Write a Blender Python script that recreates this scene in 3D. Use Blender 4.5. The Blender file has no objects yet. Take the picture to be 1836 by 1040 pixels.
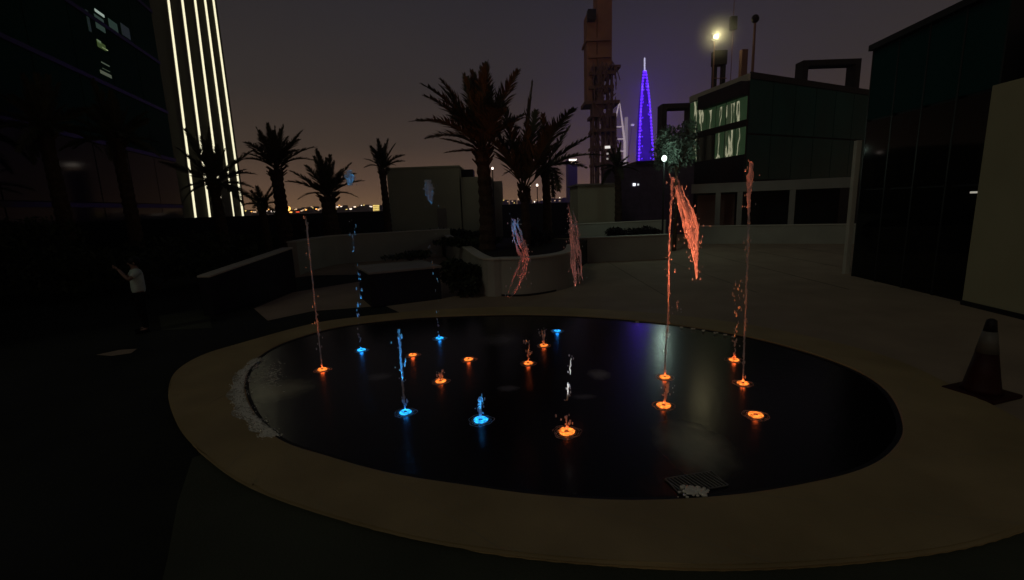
import bpy, math, random
import numpy as np
from mathutils import Vector, Matrix, Euler
random.seed(7)
SC = bpy.context.scene
COL = SC.collection
R = math.radians

# ------------------------------------------------------------------ camera
F_PX, PITCH, ROLL, CAM_H = 840.0, R(10.4), R(-2.0), 2.5
cr, sr, cp, sp = math.cos(ROLL), math.sin(ROLL), math.cos(PITCH), math.sin(PITCH)
right = Vector((cr, sp*sr, cp*sr)); up = Vector((-sr, sp*cr, cp*cr)); fwd = Vector((0, cp, -sp))
cam_d = bpy.data.cameras.new('camera'); cam = bpy.data.objects.new('camera', cam_d); COL.objects.link(cam)
cam.matrix_world = Matrix(((right.x, up.x, -fwd.x, 0), (right.y, up.y, -fwd.y, 0), (right.z, up.z, -fwd.z, CAM_H), (0, 0, 0, 1)))
cam_d.sensor_width = 36; cam_d.lens = F_PX/1836*36; cam_d.clip_end = 6000; cam_d.clip_start = .05
SC.camera = cam
SC.cycles.use_denoising = True
SC.render.filter_size = 2.0
SC.cycles.max_bounces = 6; SC.cycles.transparent_max_bounces = 12
SC.cycles.sample_clamp_indirect = 4
SC.view_settings.view_transform = 'Standard'; SC.view_settings.look = 'None'
SC.view_settings.gamma = 1; SC.view_settings.exposure = 0; SC.view_settings.use_curve_mapping = False

def ray(px, py):
    x = (px-918)/F_PX; y = -(py-520)/F_PX
    x, y = cr*x-sr*y, sr*x+cr*y
    return Vector((x, cp+sp*y, -sp+cp*y))
def G(px, py, z=0.0):
    r = ray(px, py); t = (z-CAM_H)/r.z
    return Vector((r.x*t, r.y*t, z))
def D(px, py, Y):
    r = ray(px, py); return r*(Y/r.y) + Vector((0, 0, CAM_H))
def W(px, py, p0, n):                       # on the upright plane through p0 with normal n
    r = ray(px, py); o = Vector((0, 0, CAM_H)); t = (Vector(p0)-o).dot(n)/r.dot(n)
    return o + r*t

# ------------------------------------------------------------------ world (night sky, lit from below by the city)
w = bpy.data.worlds.new('World'); SC.world = w; w.use_nodes = True
nt = w.node_tree; nt.nodes.clear()
def N(t, k, **kw):
    n = t.nodes.new(k)
    for a, b in kw.items(): setattr(n, a, b)
    return n
tc = N(nt, 'ShaderNodeTexCoord'); sep = N(nt, 'ShaderNodeSeparateXYZ'); nt.links.new(tc.outputs['Generated'], sep.inputs[0])
ramp = N(nt, 'ShaderNodeValToRGB'); nt.links.new(sep.outputs['Z'], ramp.inputs[0])
def lin(c): return tuple(((v/255+.055)/1.055)**2.4 if v > 10 else v/255/12.92 for v in c)
stops = [(0.0, (136, 104, 76)), (.05, (110, 85, 68)), (.12, (77, 64, 54)), (.22, (54, 49, 47)), (.36, (42, 40, 43)), (.6, (34, 33, 36)), (1.0, (28, 28, 32))]
el = ramp.color_ramp.elements
el[0].position = 0; el[0].color = (*lin(stops[0][1]), 1); el[1].position = 1; el[1].color = (*lin(stops[-1][1]), 1)
for p, c in stops[1:-1]:
    e = el.new(p); e.color = (*lin(c), 1)
# broad violet light pollution over the district of the violet tower
dirn = N(nt, 'ShaderNodeVectorMath', operation='DOT_PRODUCT'); nt.links.new(tc.outputs['Generated'], dirn.inputs[0])
dirn.inputs[1].default_value = Vector((math.sin(R(15.5)), math.cos(R(15.5)), .10)).normalized()
mr = N(nt, 'ShaderNodeMapRange'); mr.interpolation_type = 'SMOOTHERSTEP'
nt.links.new(dirn.outputs['Value'], mr.inputs[0]); mr.inputs[1].default_value = .955; mr.inputs[2].default_value = 1.0; mr.inputs[3].default_value = 0; mr.inputs[4].default_value = .12
mix = N(nt, 'ShaderNodeMix', data_type='RGBA'); nt.links.new(mr.outputs[0], mix.inputs[0]); nt.links.new(ramp.outputs[0], mix.inputs[6]); mix.inputs[7].default_value = (*lin((66, 50, 84)), 1)
noi = N(nt, 'ShaderNodeTexNoise'); noi.inputs['Scale'].default_value = 2.2; noi.inputs['Detail'].default_value = 3
nt.links.new(tc.outputs['Generated'], noi.inputs['Vector'])
mr2 = N(nt, 'ShaderNodeMapRange'); nt.links.new(noi.outputs[0], mr2.inputs[0]); mr2.inputs[3].default_value = .82; mr2.inputs[4].default_value = 1.14
vm = N(nt, 'ShaderNodeVectorMath', operation='SCALE'); nt.links.new(mix.outputs[2], vm.inputs[0]); nt.links.new(mr2.outputs[0], vm.inputs['Scale'])
bg = N(nt, 'ShaderNodeBackground'); nt.links.new(vm.outputs[0], bg.inputs[0]); bg.inputs[1].default_value = 1.08
out = N(nt, 'ShaderNodeOutputWorld'); nt.links.new(bg.outputs[0], out.inputs[0])

# ------------------------------------------------------------------ weak, soft key added from behind the camera's left, its source unseen
sd = bpy.data.lights.new('soft_key_light', 'SUN'); sd.energy = .09; sd.angle = R(12); sd.color = (1.0, .97, .72)
so = bpy.data.objects.new('soft_key_light', sd); COL.objects.link(so)
so.rotation_euler = Vector((.55, .62, -.72)).to_track_quat('-Z', 'Y').to_euler()

# ------------------------------------------------------------------ helpers
def tag(o, label=None, cat=None, group=None, kind=None):
    if label: o['label'] = label
    if cat: o['category'] = cat
    if group: o['group'] = group
    if kind: o['kind'] = kind
    return o
def thing(name, label, cat, loc=(0, 0, 0), rz=0, group=None):
    o = bpy.data.objects.new(name, None); COL.objects.link(o); o.location = loc; o.rotation_euler = (0, 0, rz)
    o.empty_display_size = .2
    return tag(o, label, cat, group)
class MB:
    def __init__(s): s.v = []; s.f = []
    def add(s, vs, fs):
        b = len(s.v); s.v += [tuple(v) for v in vs]; s.f += [tuple(b+i for i in f) for f in fs]
    def box(s, lo, hi, M=None):
        x0, y0, z0 = lo; x1, y1, z1 = hi
        vs = [Vector(p) for p in ((x0,y0,z0),(x1,y0,z0),(x1,y1,z0),(x0,y1,z0),(x0,y0,z1),(x1,y0,z1),(x1,y1,z1),(x0,y1,z1))]
        if M: vs = [M @ v for v in vs]
        s.add(vs, [(0,3,2,1),(4,5,6,7),(0,1,5,4),(1,2,6,5),(2,3,7,6),(3,0,4,7)])
    def tube(s, pts, rad, n=6, caps=True):
        pts = [Vector(p) for p in pts]; rad = rad if hasattr(rad, '__len__') else [rad]*len(pts)
        vs = []; fs = []
        ref = Vector((.3, .2, 1)) if abs((pts[-1]-pts[0]).normalized().z) < .9 else Vector((1, .1, 0))
        for i, p in enumerate(pts):
            t = (pts[min(i+1, len(pts)-1)]-pts[max(i-1, 0)]).normalized()
            a = t.cross(ref).normalized(); b = t.cross(a)
            for k in range(n):
                an = 2*math.pi*k/n; vs.append(p+(a*math.cos(an)+b*math.sin(an))*rad[i])
        for i in range(len(pts)-1):
            for k in range(n):
                k2 = (k+1) % n; fs.append((i*n+k, i*n+k2, (i+1)*n+k2, (i+1)*n+k))
        if caps: fs.append(tuple(range(n))[::-1]); fs.append(tuple((len(pts)-1)*n+k for k in range(n)))
        s.add(vs, fs)
    def lathe(s, prof, n=24, c=(0, 0, 0), cap=True):
        vs = []; fs = []
        for r, z in prof:
            for k in range(n):
                a = 2*math.pi*k/n; vs.append((c[0]+r*math.cos(a), c[1]+r*math.sin(a), c[2]+z))
        for i in range(len(prof)-1):
            for k in range(n): k2 = (k+1) % n; fs.append((i*n+k, i*n+k2, (i+1)*n+k2, (i+1)*n+k))
        if cap: fs.append(tuple(range(n))[::-1]); fs.append(tuple((len(prof)-1)*n+k for k in range(n)))
        s.add(vs, fs)
    def blob(s, c, rx, ry, rz, j=.0, nu=8, nv=5):
        vs = []; fs = []
        for i in range(nv+1):
            th = math.pi*i/nv
            for k in range(nu):
                ph = 2*math.pi*k/nu; m = 1+random.uniform(-j, j)
                vs.append((c[0]+rx*m*math.sin(th)*math.cos(ph), c[1]+ry*m*math.sin(th)*math.sin(ph), c[2]+rz*math.cos(th)))
        for i in range(nv):
            for k in range(nu): k2 = (k+1) % nu; fs.append((i*nu+k, (i+1)*nu+k, (i+1)*nu+k2, i*nu+k2))
        s.add(vs, fs)
    def prism(s, poly, z0, z1):
        n = len(poly); vs = [(p[0], p[1], z0) for p in poly]+[(p[0], p[1], z1) for p in poly]
        s.add(vs, [tuple(range(n))[::-1], tuple(range(n, 2*n))]+[(i, (i+1) % n, n+(i+1) % n, n+i) for i in range(n)])
    def mesh(s, name, smooth=False):
        me = bpy.data.meshes.new(name); me.from_pydata(s.v, [], s.f); me.update()
        if smooth: me.polygons.foreach_set('use_smooth', [True]*len(me.polygons))
        return me
    def build(s, name, mat, parent=None, smooth=False, bevel=0, **kw):
        o = bpy.data.objects.new(name, s.mesh(name, smooth)); COL.objects.link(o)
        if mat: o.data.materials.append(mat)
        if parent is not None: o.parent = parent
        if bevel:
            m = o.modifiers.new('bevel', 'BEVEL'); m.width = bevel; m.segments = 2; m.limit_method = 'ANGLE'
        return tag(o, **kw) if kw else o
def frame(p, ang):                          # local x along ang, z up
    return Matrix.Translation(p) @ Matrix.Rotation(ang, 4, 'Z')
def smooth_closed(pts, n=6):
    out = []; m = len(pts); P = [Vector((p[0], p[1])) for p in pts]
    for i in range(m):
        a, b, c, d = P[i-1], P[i], P[(i+1) % m], P[(i+2) % m]
        for k in range(n):
            t = k/n; out.append(.5*((2*b)+(c-a)*t+(2*a-5*b+4*c-d)*t*t+(-a+3*b-3*c+d)*t**3))
    return out
def smooth_open(pts, n=6):
    P = [Vector(p) for p in pts]; P = [2*P[0]-P[1]]+P+[2*P[-1]-P[-2]]; out = []
    for i in range(1, len(P)-2):
        a, b, c, d = P[i-1:i+3]
        for k in range(n):
            t = k/n; out.append(.5*((2*b)+(c-a)*t+(2*a-5*b+4*c-d)*t*t+(-a+3*b-3*c+d)*t**3))
    out.append(P[-2]); return out

# ------------------------------------------------------------------ materials
def mat(name, col, rough=.8, spec=.4, var=.25, scale=3.0, bump=0.0, bscale=40, metal=0, ior=1.45, col2=None, detail=6):
    m = bpy.data.materials.new(name); m.use_nodes = True; t = m.node_tree; b = t.nodes['Principled BSDF']
    b.inputs['Roughness'].default_value = rough; b.inputs['Specular IOR Level'].default_value = spec
    b.inputs['Metallic'].default_value = metal; b.inputs['IOR'].default_value = ior
    c2 = col2 or tuple(v*(1-var) for v in col)
    tcn = N(t, 'ShaderNodeTexCoord'); n1 = N(t, 'ShaderNodeTexNoise'); n1.inputs['Scale'].default_value = scale; n1.inputs['Detail'].default_value = detail
    t.links.new(tcn.outputs['Object'], n1.inputs['Vector'])
    mrr = N(t, 'ShaderNodeMapRange'); t.links.new(n1.outputs[0], mrr.inputs[0]); mrr.inputs[1].default_value = .32; mrr.inputs[2].default_value = .68
    mx = N(t, 'ShaderNodeMix', data_type='RGBA'); t.links.new(mrr.outputs[0], mx.inputs[0])
    mx.inputs[6].default_value = (*c2, 1); mx.inputs[7].default_value = (*col, 1); t.links.new(mx.outputs[2], b.inputs['Base Color'])
    if bump:
        n2 = N(t, 'ShaderNodeTexNoise'); n2.inputs['Scale'].default_value = bscale; n2.inputs['Detail'].default_value = 4; t.links.new(tcn.outputs['Object'], n2.inputs['Vector'])
        bp = N(t, 'ShaderNodeBump'); bp.inputs['Strength'].default_value = bump; bp.inputs['Distance'].default_value = .02
        t.links.new(n2.outputs[0], bp.inputs['Height']); t.links.new(bp.outputs[0], b.inputs['Normal'])
    return m
def emit(name, col, s):
    m = bpy.data.materials.new(name); m.use_nodes = True; t = m.node_tree; b = t.nodes['Principled BSDF']
    b.inputs['Base Color'].default_value = (.02, .02, .02, 1); b.inputs['Emission Color'].default_value = (*col, 1); b.inputs['Emission Strength'].default_value = s
    return m
def glass(name, col, ior=2.0, rough=.02, wob=.0, wscale=.35):
    m = mat(name, col, rough=rough, spec=.5, ior=ior, var=.3, scale=.4)
    if wob:
        t = m.node_tree; b = t.nodes['Principled BSDF']; tcn = N(t, 'ShaderNodeTexCoord')
        n2 = N(t, 'ShaderNodeTexNoise'); n2.inputs['Scale'].default_value = wscale; n2.inputs['Detail'].default_value = 1; mp = N(t, 'ShaderNodeMapping'); mp.inputs['Scale'].default_value = (1, 1, .42); t.links.new(tcn.outputs['Object'], mp.inputs[0]); t.links.new(mp.outputs[0], n2.inputs['Vector'])
        bp = N(t, 'ShaderNodeBump'); bp.inputs['Strength'].default_value = 1; bp.inputs['Distance'].default_value = wob
        t.links.new(n2.outputs[0], bp.inputs['Height']); t.links.new(bp.outputs[0], b.inputs['Normal'])
    return m
M = {}
M['plaza'] = mat('plaza_stone', (.35, .27, .19), .75, .3, .22, .9, .25, 60)
M['rim'] = mat('rim_stone', (.41, .31, .15), .7, .3, .30, .9, .2, 70)
M['rimlip'] = mat('rim_lip_stone', (.32, .27, .18), .6, .3, .2, 4)
M['darkpave'] = mat('dark_paving', (.030, .034, .030), .85, .15, .5, .5, .3, 40)
M['frontpave'] = mat('front_paving', (.075, .085, .055), .85, .2, .35, .7, .3, 50)
M['ground'] = mat('far_ground', (.03, .028, .025), .95, .1)
M['palewall'] = mat('pale_render_wall', (.36, .36, .31), .85, .2, .16, .8, .15, 30)
M['coping'] = mat('pale_coping', (.50, .49, .42), .8, .2, .15, 2)
M['darkwall'] = mat('dark_wall', (.012, .012, .022), .6, .3, .3, 1.5)
M['boxwall'] = mat('box_render', (.42, .44, .33), .85, .2, .18, .35, .1, 20)
M['whitewall'] = mat('white_render', (.42, .42, .27), .85, .15, .14, .5, .1, 20)
M['black'] = mat('black_metal', (.012, .012, .014), .6, .3)
M['greypaint'] = mat('grey_paint', (.26, .25, .23), .7, .3, .15, 1)
M['soil'] = mat('soil', (.03, .024, .018), .95, .1, .4, 8, .5, 30)
M['leaf'] = mat('dark_leaf', (.030, .042, .018), .7, .25, .5, 4)
M['leaf2'] = mat('violet_dark_leaf', (.024, .022, .020), .8, .2, .5, 4)
M['frond'] = mat('palm_frond', (.070, .075, .040), .65, .25, .45, 2)
M['trunk'] = mat('palm_trunk', (.075, .050, .034), .9, .1, .5, 7, .6, 20)
M['treeleaf'] = mat('pale_tree_leaf', (.16, .21, .17), .7, .2, .4, 2)
M['glassblack'] = glass('black_glass', (.003, .004, .004), 1.22, .06)
M['glassgreen'] = glass('green_glass', (.006, .07, .065), 1.15, .15)
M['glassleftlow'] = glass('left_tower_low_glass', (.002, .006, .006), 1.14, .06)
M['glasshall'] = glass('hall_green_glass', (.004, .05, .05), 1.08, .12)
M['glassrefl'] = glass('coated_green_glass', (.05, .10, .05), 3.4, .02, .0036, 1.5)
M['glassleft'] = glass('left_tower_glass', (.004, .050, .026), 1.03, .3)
b_ = M['glassrefl'].node_tree.nodes['Principled BSDF']; b_.inputs['Emission Color'].default_value = (.42, .9, .40, 1); b_.inputs['Emission Strength'].default_value = .026  # even green glow put into the panes in place of a reflection
M['mullion'] = mat('mullion', (.01, .012, .012), .5, .3)
M['brown'] = mat('raw_concrete_brown', (.40, .21, .14), .9, .1, .35, .15, 0)
M['mauve'] = mat('scaffold_mauve', (.24, .14, .12), .9, .1, .3, .2, 0)
M['striptower'] = mat('strip_tower_wall', (.028, .028, .012), .8, .2, .35, .05)
M['nozzle'] = mat('nozzle_steel', (.2, .2, .2), .35, .5, metal=.8)
M['shirt'] = mat('shirt', (.50, .62, .58), .9, .1, .25, 5)
M['trousers'] = mat('trousers', (.006, .006, .008), .9, .1)
M['skin'] = mat('skin', (.24, .16, .13), .6, .3, .1)
M['hair'] = mat('hair', (.005, .004, .004), .6, .3)
M['conered'] = mat('cone_red', (.03, .003, .003), .6, .3, .2, 6)
M['conewhite'] = mat('cone_reflective_white', (.13, .13, .11), .5, .4, .1, 8)
M['grate'] = mat('grate_steel', (.22, .21, .18), .4, .4, metal=.3)

# pool surface: thin black film of water over dark stone with soft reflections and foam glow painted in as pale patches
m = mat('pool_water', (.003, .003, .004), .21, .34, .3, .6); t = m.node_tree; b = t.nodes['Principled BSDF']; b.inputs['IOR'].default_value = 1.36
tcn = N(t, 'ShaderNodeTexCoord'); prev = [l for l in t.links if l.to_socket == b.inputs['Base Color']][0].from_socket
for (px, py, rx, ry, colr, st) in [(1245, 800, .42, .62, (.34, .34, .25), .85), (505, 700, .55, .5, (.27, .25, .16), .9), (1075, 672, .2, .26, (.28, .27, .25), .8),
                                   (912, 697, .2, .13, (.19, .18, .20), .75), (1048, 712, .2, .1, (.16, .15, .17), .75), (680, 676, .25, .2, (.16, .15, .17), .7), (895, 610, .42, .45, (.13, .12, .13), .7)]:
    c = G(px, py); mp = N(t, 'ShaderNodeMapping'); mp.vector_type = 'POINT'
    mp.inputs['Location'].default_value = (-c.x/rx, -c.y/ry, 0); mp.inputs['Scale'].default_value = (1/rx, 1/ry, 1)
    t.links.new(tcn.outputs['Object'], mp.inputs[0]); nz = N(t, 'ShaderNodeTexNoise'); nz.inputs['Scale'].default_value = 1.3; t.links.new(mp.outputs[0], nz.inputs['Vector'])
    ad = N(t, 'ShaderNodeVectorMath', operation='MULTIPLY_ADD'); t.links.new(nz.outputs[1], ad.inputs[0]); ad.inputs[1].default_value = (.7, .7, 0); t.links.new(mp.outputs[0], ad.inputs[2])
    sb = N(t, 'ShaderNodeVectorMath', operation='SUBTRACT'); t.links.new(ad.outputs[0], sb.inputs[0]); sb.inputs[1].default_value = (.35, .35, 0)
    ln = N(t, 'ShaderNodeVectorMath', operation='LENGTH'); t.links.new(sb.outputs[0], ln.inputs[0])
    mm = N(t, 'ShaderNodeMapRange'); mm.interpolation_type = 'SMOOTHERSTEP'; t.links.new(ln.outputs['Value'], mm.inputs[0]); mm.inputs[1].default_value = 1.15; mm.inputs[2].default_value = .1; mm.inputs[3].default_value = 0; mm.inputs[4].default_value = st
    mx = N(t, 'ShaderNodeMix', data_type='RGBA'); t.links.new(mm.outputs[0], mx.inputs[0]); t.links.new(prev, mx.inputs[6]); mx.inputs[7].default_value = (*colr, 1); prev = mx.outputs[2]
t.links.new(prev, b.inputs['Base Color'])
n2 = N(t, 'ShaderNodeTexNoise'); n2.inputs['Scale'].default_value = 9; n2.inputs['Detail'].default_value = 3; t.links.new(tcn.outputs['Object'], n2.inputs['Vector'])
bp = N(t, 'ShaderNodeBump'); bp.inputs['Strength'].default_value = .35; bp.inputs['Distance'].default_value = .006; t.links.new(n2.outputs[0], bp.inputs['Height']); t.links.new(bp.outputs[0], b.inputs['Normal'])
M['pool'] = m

def watermat(name, transp=.35):
    m = bpy.data.materials.new(name); m.use_nodes = True; t = m.node_tree; b = t.nodes['Principled BSDF']; o = t.nodes['Material Output']
    b.inputs['Base Color'].default_value = (.85, .85, .88, 1); b.inputs['Roughness'].default_value = .25
    tr = N(t, 'ShaderNodeBsdfTranslucent'); tr.inputs[0].default_value = (.9, .9, .9, 1)
    m1 = N(t, 'ShaderNodeMixShader'); m1.inputs[0].default_value = .6; t.links.new(b.outputs[0], m1.inputs[1]); t.links.new(tr.outputs[0], m1.inputs[2])
    tp = N(t, 'ShaderNodeBsdfTransparent'); m2 = N(t, 'ShaderNodeMixShader')
    tcn = N(t, 'ShaderNodeTexCoord'); mp = N(t, 'ShaderNodeMapping'); mp.inputs['Scale'].default_value = (14, 14, 3.5); t.links.new(tcn.outputs['Object'], mp.inputs[0])
    nz = N(t, 'ShaderNodeTexNoise'); nz.inputs['Scale'].default_value = 1; nz.inputs['Detail'].default_value = 3; t.links.new(mp.outputs[0], nz.inputs['Vector'])
    mm = N(t, 'ShaderNodeMapRange'); t.links.new(nz.outputs[0], mm.inputs[0]); mm.inputs[1].default_value = .35; mm.inputs[2].default_value = .65; mm.inputs[3].default_value = max(0, transp-.3); mm.inputs[4].default_value = min(1, transp+.3)
    t.links.new(mm.outputs[0], m2.inputs[0]); t.links.new(m1.outputs[0], m2.inputs[1]); t.links.new(tp.outputs[0], m2.inputs[2]); t.links.new(m2.outputs[0], o.inputs[0])
    return m
M['water'] = watermat('jet_water', .42)
M['sheet'] = watermat('falling_water_sheet', .6)
M['foam'] = mat('foam', (.92, .90, .76), .15, .9, .15, 14, .4, 60, ior=1.8)
m = mat('overflow_film', (.9, .88, .72), .12, .9, .2, 20, 1.0, 30, ior=1.8); t = m.node_tree; b = t.nodes['Principled BSDF']
tcn = N(t, 'ShaderNodeTexCoord'); nz = N(t, 'ShaderNodeTexNoise'); nz.inputs['Scale'].default_value = 11; nz.inputs['Detail'].default_value = 5; nz.inputs['Roughness'].default_value = .7; t.links.new(tcn.outputs['Object'], nz.inputs['Vector'])
mm = N(t, 'ShaderNodeMapRange'); t.links.new(nz.outputs[0], mm.inputs[0]); mm.inputs[1].default_value = .44; mm.inputs[2].default_value = .62; mm.inputs[3].default_value = .35; mm.inputs[4].default_value = 1; t.links.new(mm.outputs[0], b.inputs['Alpha'])
M['film'] = m
ORANGE = (1.0, .19, .035); BLUE = (.03, .42, 1.0)
M['led_orange'] = emit('led_orange', (1.0, .22, .03), 1.7)
M['led_blue'] = emit('led_blue', (.02, .40, 1.0), 1.8)
for nm, st_ in (('led_orange', 2.0), ('led_blue', 2.1)):
    t = M[nm].node_tree; b = t.nodes['Principled BSDF']; tcn = N(t, 'ShaderNodeTexCoord'); oi = N(t, 'ShaderNodeObjectInfo'); ad = N(t, 'ShaderNodeVectorMath', operation='ADD'); t.links.new(tcn.outputs['Object'], ad.inputs[0]); t.links.new(oi.outputs['Location'], ad.inputs[1])
    nz = N(t, 'ShaderNodeTexNoise'); nz.inputs['Scale'].default_value = 26; nz.inputs['Detail'].default_value = 3; t.links.new(ad.outputs[0], nz.inputs['Vector'])
    mm = N(t, 'ShaderNodeMapRange'); t.links.new(nz.outputs[0], mm.inputs[0]); mm.inputs[1].default_value = .36; mm.inputs[2].default_value = .64; mm.inputs[3].default_value = .25*st_; mm.inputs[4].default_value = 1.2*st_; t.links.new(mm.outputs[0], b.inputs['Emission Strength'])

# ------------------------------------------------------------------ ground, paving
gm = MB(); gm.add([(-3000, -60, -.03), (3000, -60, -.03), (3000, 5000, -.03), (-3000, 5000, -.03)], [(0, 1, 2, 3)])
gm.build('ground', M['ground'], kind='structure')
fp = MB(); fp.add([(-30, -6, -.012), (30, -6, -.012), (30, 34, -.012), (-30, 34, -.012)], [(0, 1, 2, 3)])
fp.build('pavement', M['darkpave'], kind='structure')
# front apron right of the shadowless black paving
ap = [G(345, 820), G(318, 900), G(300, 1000), Vector((-1.6, 1.2, 0)), Vector((12, .6, 0)), Vector((12, 4, 0)), Vector((2, 5, 0)), Vector((-3, 5, 0))]
a = MB(); a.add([(p.x, p.y, -.006) for p in ap], [tuple(range(len(ap)))]); a.build('path', M['frontpave'], kind='structure')
# pale plaza right of and behind the basin
pz = [G(690, 548), G(560, 558), G(480, 575), G(455, 553), G(525, 524), G(655, 503), G(665, 492), G(560, 494), G(528, 498), G(526, 452), Vector((-9, 26, 0)), Vector((-9, 33, 0)), Vector((30, 33, 0)), Vector((30, 5, 0)), Vector((9, 3.2, 0)), Vector((6, 2.9, 0)), Vector((4, 6, 0)), Vector((0, 7, 0))]
a = MB(); a.add([(p.x, p.y, 0) for p in pz], [tuple(range(len(pz)))]); a.build('plaza_floor', M['plaza'], kind='structure')
# faint joints of the pale plaza
jn = MB()
for k in range(7):
    x = 4.0+k*2.4; jn.box((x, 12.0, .0005), (x+.012, 32.5, .004))
jn.build('paving_joint', M['darkpave'], kind='stuff', label='thin dark joints between the paving fields of the plaza', cat='paving joints')

# ------------------------------------------------------------------ the basin
inner_px = [(440, 694), (449, 660), (475, 634), (521, 612), (607, 588), (718, 574), (800, 569), (930, 566), (1060, 570), (1200, 583), (1330, 604), (1440, 632), (1530, 665), (1590, 705), (1618, 765),
            (1600, 810), (1545, 845), (1440, 872), (1300, 893), (1130, 901), (970, 892), (830, 873), (700, 852), (590, 822), (500, 790), (455, 740)]
outer_px = [(302, 704), (316, 668), (360, 640), (423, 620), (558, 583), (644, 570), (720, 562), (800, 556), (930, 552), (1060, 556), (1200, 566), (1340, 584), (1480, 612), (1600, 645), (1700, 690), (1840, 762),
            (1925, 830), (1930, 900), (1830, 957), (1680, 996), (1400, 1022), (1200, 1022), (950, 1004), (700, 962), (450, 880), (345, 800), (312, 750)]
RIMH = .035
inner = smooth_closed([G(*p) for p in inner_px], 6); outer = smooth_closed([G(*p) for p in outer_px], 6)
cen = Vector((.3, 7.0))
basin = thing('fountain_basin', 'broad oval pale stone fountain rim around the black pool', 'fountain', (cen.x, cen.y, 0))
n = len(inner); L = lambda P, z: [(p.x-cen.x, p.y-cen.y, z) for p in P]
inner_b = [p+(cen-p).normalized()*.05 for p in inner]
mb = MB(); mb.add(L(outer, -.05)+L(outer, RIMH-.012)+L([o+(i-o)*.03 for o, i in zip(outer, inner)], RIMH)+L([i+(o-i)*.03 for o, i in zip(outer, inner)], RIMH)+L(inner, RIMH-.01)+L(inner, -.05),
    [(r*n+i, r*n+(i+1) % n, (r+1)*n+(i+1) % n, (r+1)*n+i) for r in range(5) for i in range(n)])
mb.build('rim', M['rim'], basin)
jj = MB()
for i in range(3, n, 13):
    a_, b_ = inner[i]+(outer[i]-inner[i])*.03, inner[i]+(outer[i]-inner[i])*.97; d_ = (b_-a_).normalized(); q_ = Vector((-d_.y, d_.x))*.0025
    jj.add(L([a_-q_, b_-q_, b_+q_, a_+q_], RIMH+.001), [(0, 1, 2, 3)])
jj.build('joint', M['rimlip'], basin, kind='stuff')
mb = MB(); mb.add(L(inner, RIMH-.02)+L(inner_b, RIMH-.02)+L(inner_b, -.05), [(r*n+i, r*n+(i+1) % n, (r+1)*n+(i+1) % n, (r+1)*n+i) for r in range(2) for i in range(n)])
mb.build('inner_lip', M['black'], basin)
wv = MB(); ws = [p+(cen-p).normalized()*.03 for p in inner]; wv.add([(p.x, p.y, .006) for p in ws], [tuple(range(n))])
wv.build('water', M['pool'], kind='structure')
WZ = .006
# foam along the left rim
fm = MB()
fpath = smooth_open([G(470, 645), G(446, 668), G(437, 695), G(442, 725), G(460, 752), G(485, 775), G(500, 786)], 8)
for k in range(2600):
    i = min(1, max(0, random.betavariate(1.3, 1.6)))*(len(fpath)-1.001); p = fpath[int(i)].lerp(fpath[int(i)+1], i % 1)
    tg = (fpath[int(i)+1]-fpath[int(i)]).normalized(); ow = (p-Vector((cen.x, cen.y, 0))).normalized()
    off = random.gauss(.05, .045)+.03*math.sin(i*.9); c = p+ow*off; r = random.uniform(.0025, .008)
    q = Matrix.Rotation(math.atan2(tg.y, tg.x), 4, 'Z'); b0 = len(fm.v); fm.blob((0, 0, 0), r*random.uniform(1.2, 6), r*random.uniform(.8, 1.8), r*.7, .2, 6, 3)
    for w__ in range(b0, len(fm.v)): fm.v[w__] = tuple(q @ Vector(fm.v[w__])+Vector((c.x, c.y, (RIMH if off > 0 else .010)+r*.3)))
for k in range(220):
    p = G(random.gauss(488, 12), random.gauss(676, 12)); r = random.uniform(.002, .006); fm.blob((p.x, p.y, .009), r*random.uniform(1, 5), r*random.uniform(1, 2), r*.6, .2, 6, 3)
fm.build('foam', M['foam'], kind='stuff', label='white foam and splashing water on the left edge of the pool', cat='foam')
film = MB(); vs = []; fs = []; m_ = len(fpath)
for i, p in enumerate(fpath):
    ow = (p-Vector((cen.x, cen.y, 0))).normalized(); e_ = math.sin(math.pi*i/(m_-1))**.5
    for q in range(5):
        c = p+ow*(-.015+(.20+.05*math.sin(i*.7))*e_*q/4); vs.append((c.x, c.y, RIMH+.004))
for i in range(m_-1):
    for q in range(4): fs.append((i*5+q, i*5+q+1, (i+1)*5+q+1, (i+1)*5+q))
film.add(vs, fs); film.build('overflow_film', M['film'], kind='stuff', label='thin film of overflowing water on the left rim of the pool', cat='water film')
# drain grate with bars and its foam
gA, gB = G(1205, 874), G(1290, 860); ang = math.atan2((gB-gA).y, (gB-gA).x); gl = (gB-gA).length
gr = thing('drain_grate', 'slotted steel drain grate at the near edge of the pool', 'drain grate', (*((gA+gB)/2).xy, .012), ang)
f = MB(); hw = .115
for s in (-1, 1): f.box((-gl/2, s*hw-.004, 0), (gl/2, s*hw+.004, .008)); f.box((s*gl/2-.004, -hw+.004, 0), (s*gl/2+.004, hw-.004, .008))
f.build('frame', M['grate'], gr)
bb = MB(); bb.box((-.005, -hw+.005, -.004), (.0065, hw-.005, .007)); bme = bb.mesh('bar'); bme.materials.append(M['grate'])
for k in range(13):
    o = bpy.data.objects.new('bar', bme); COL.objects.link(o); o.parent = gr; o.location = (-gl/2+gl*(k+.5)/13, 0, 0); o.rotation_euler = (0, 0, .25)
fm = MB()
for k in range(120):
    p = G(random.gauss(1243, 11), random.gauss(886, 4)); r = random.uniform(.005, .016); fm.blob((p.x, p.y, .03), r*random.uniform(1, 2), r*1.3, r, .2, 6, 4)
fm.build('foam_heap', M['foam'], kind='stuff', label='small heap of white foam beside the drain grate', cat='foam')
fm = MB()
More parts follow.
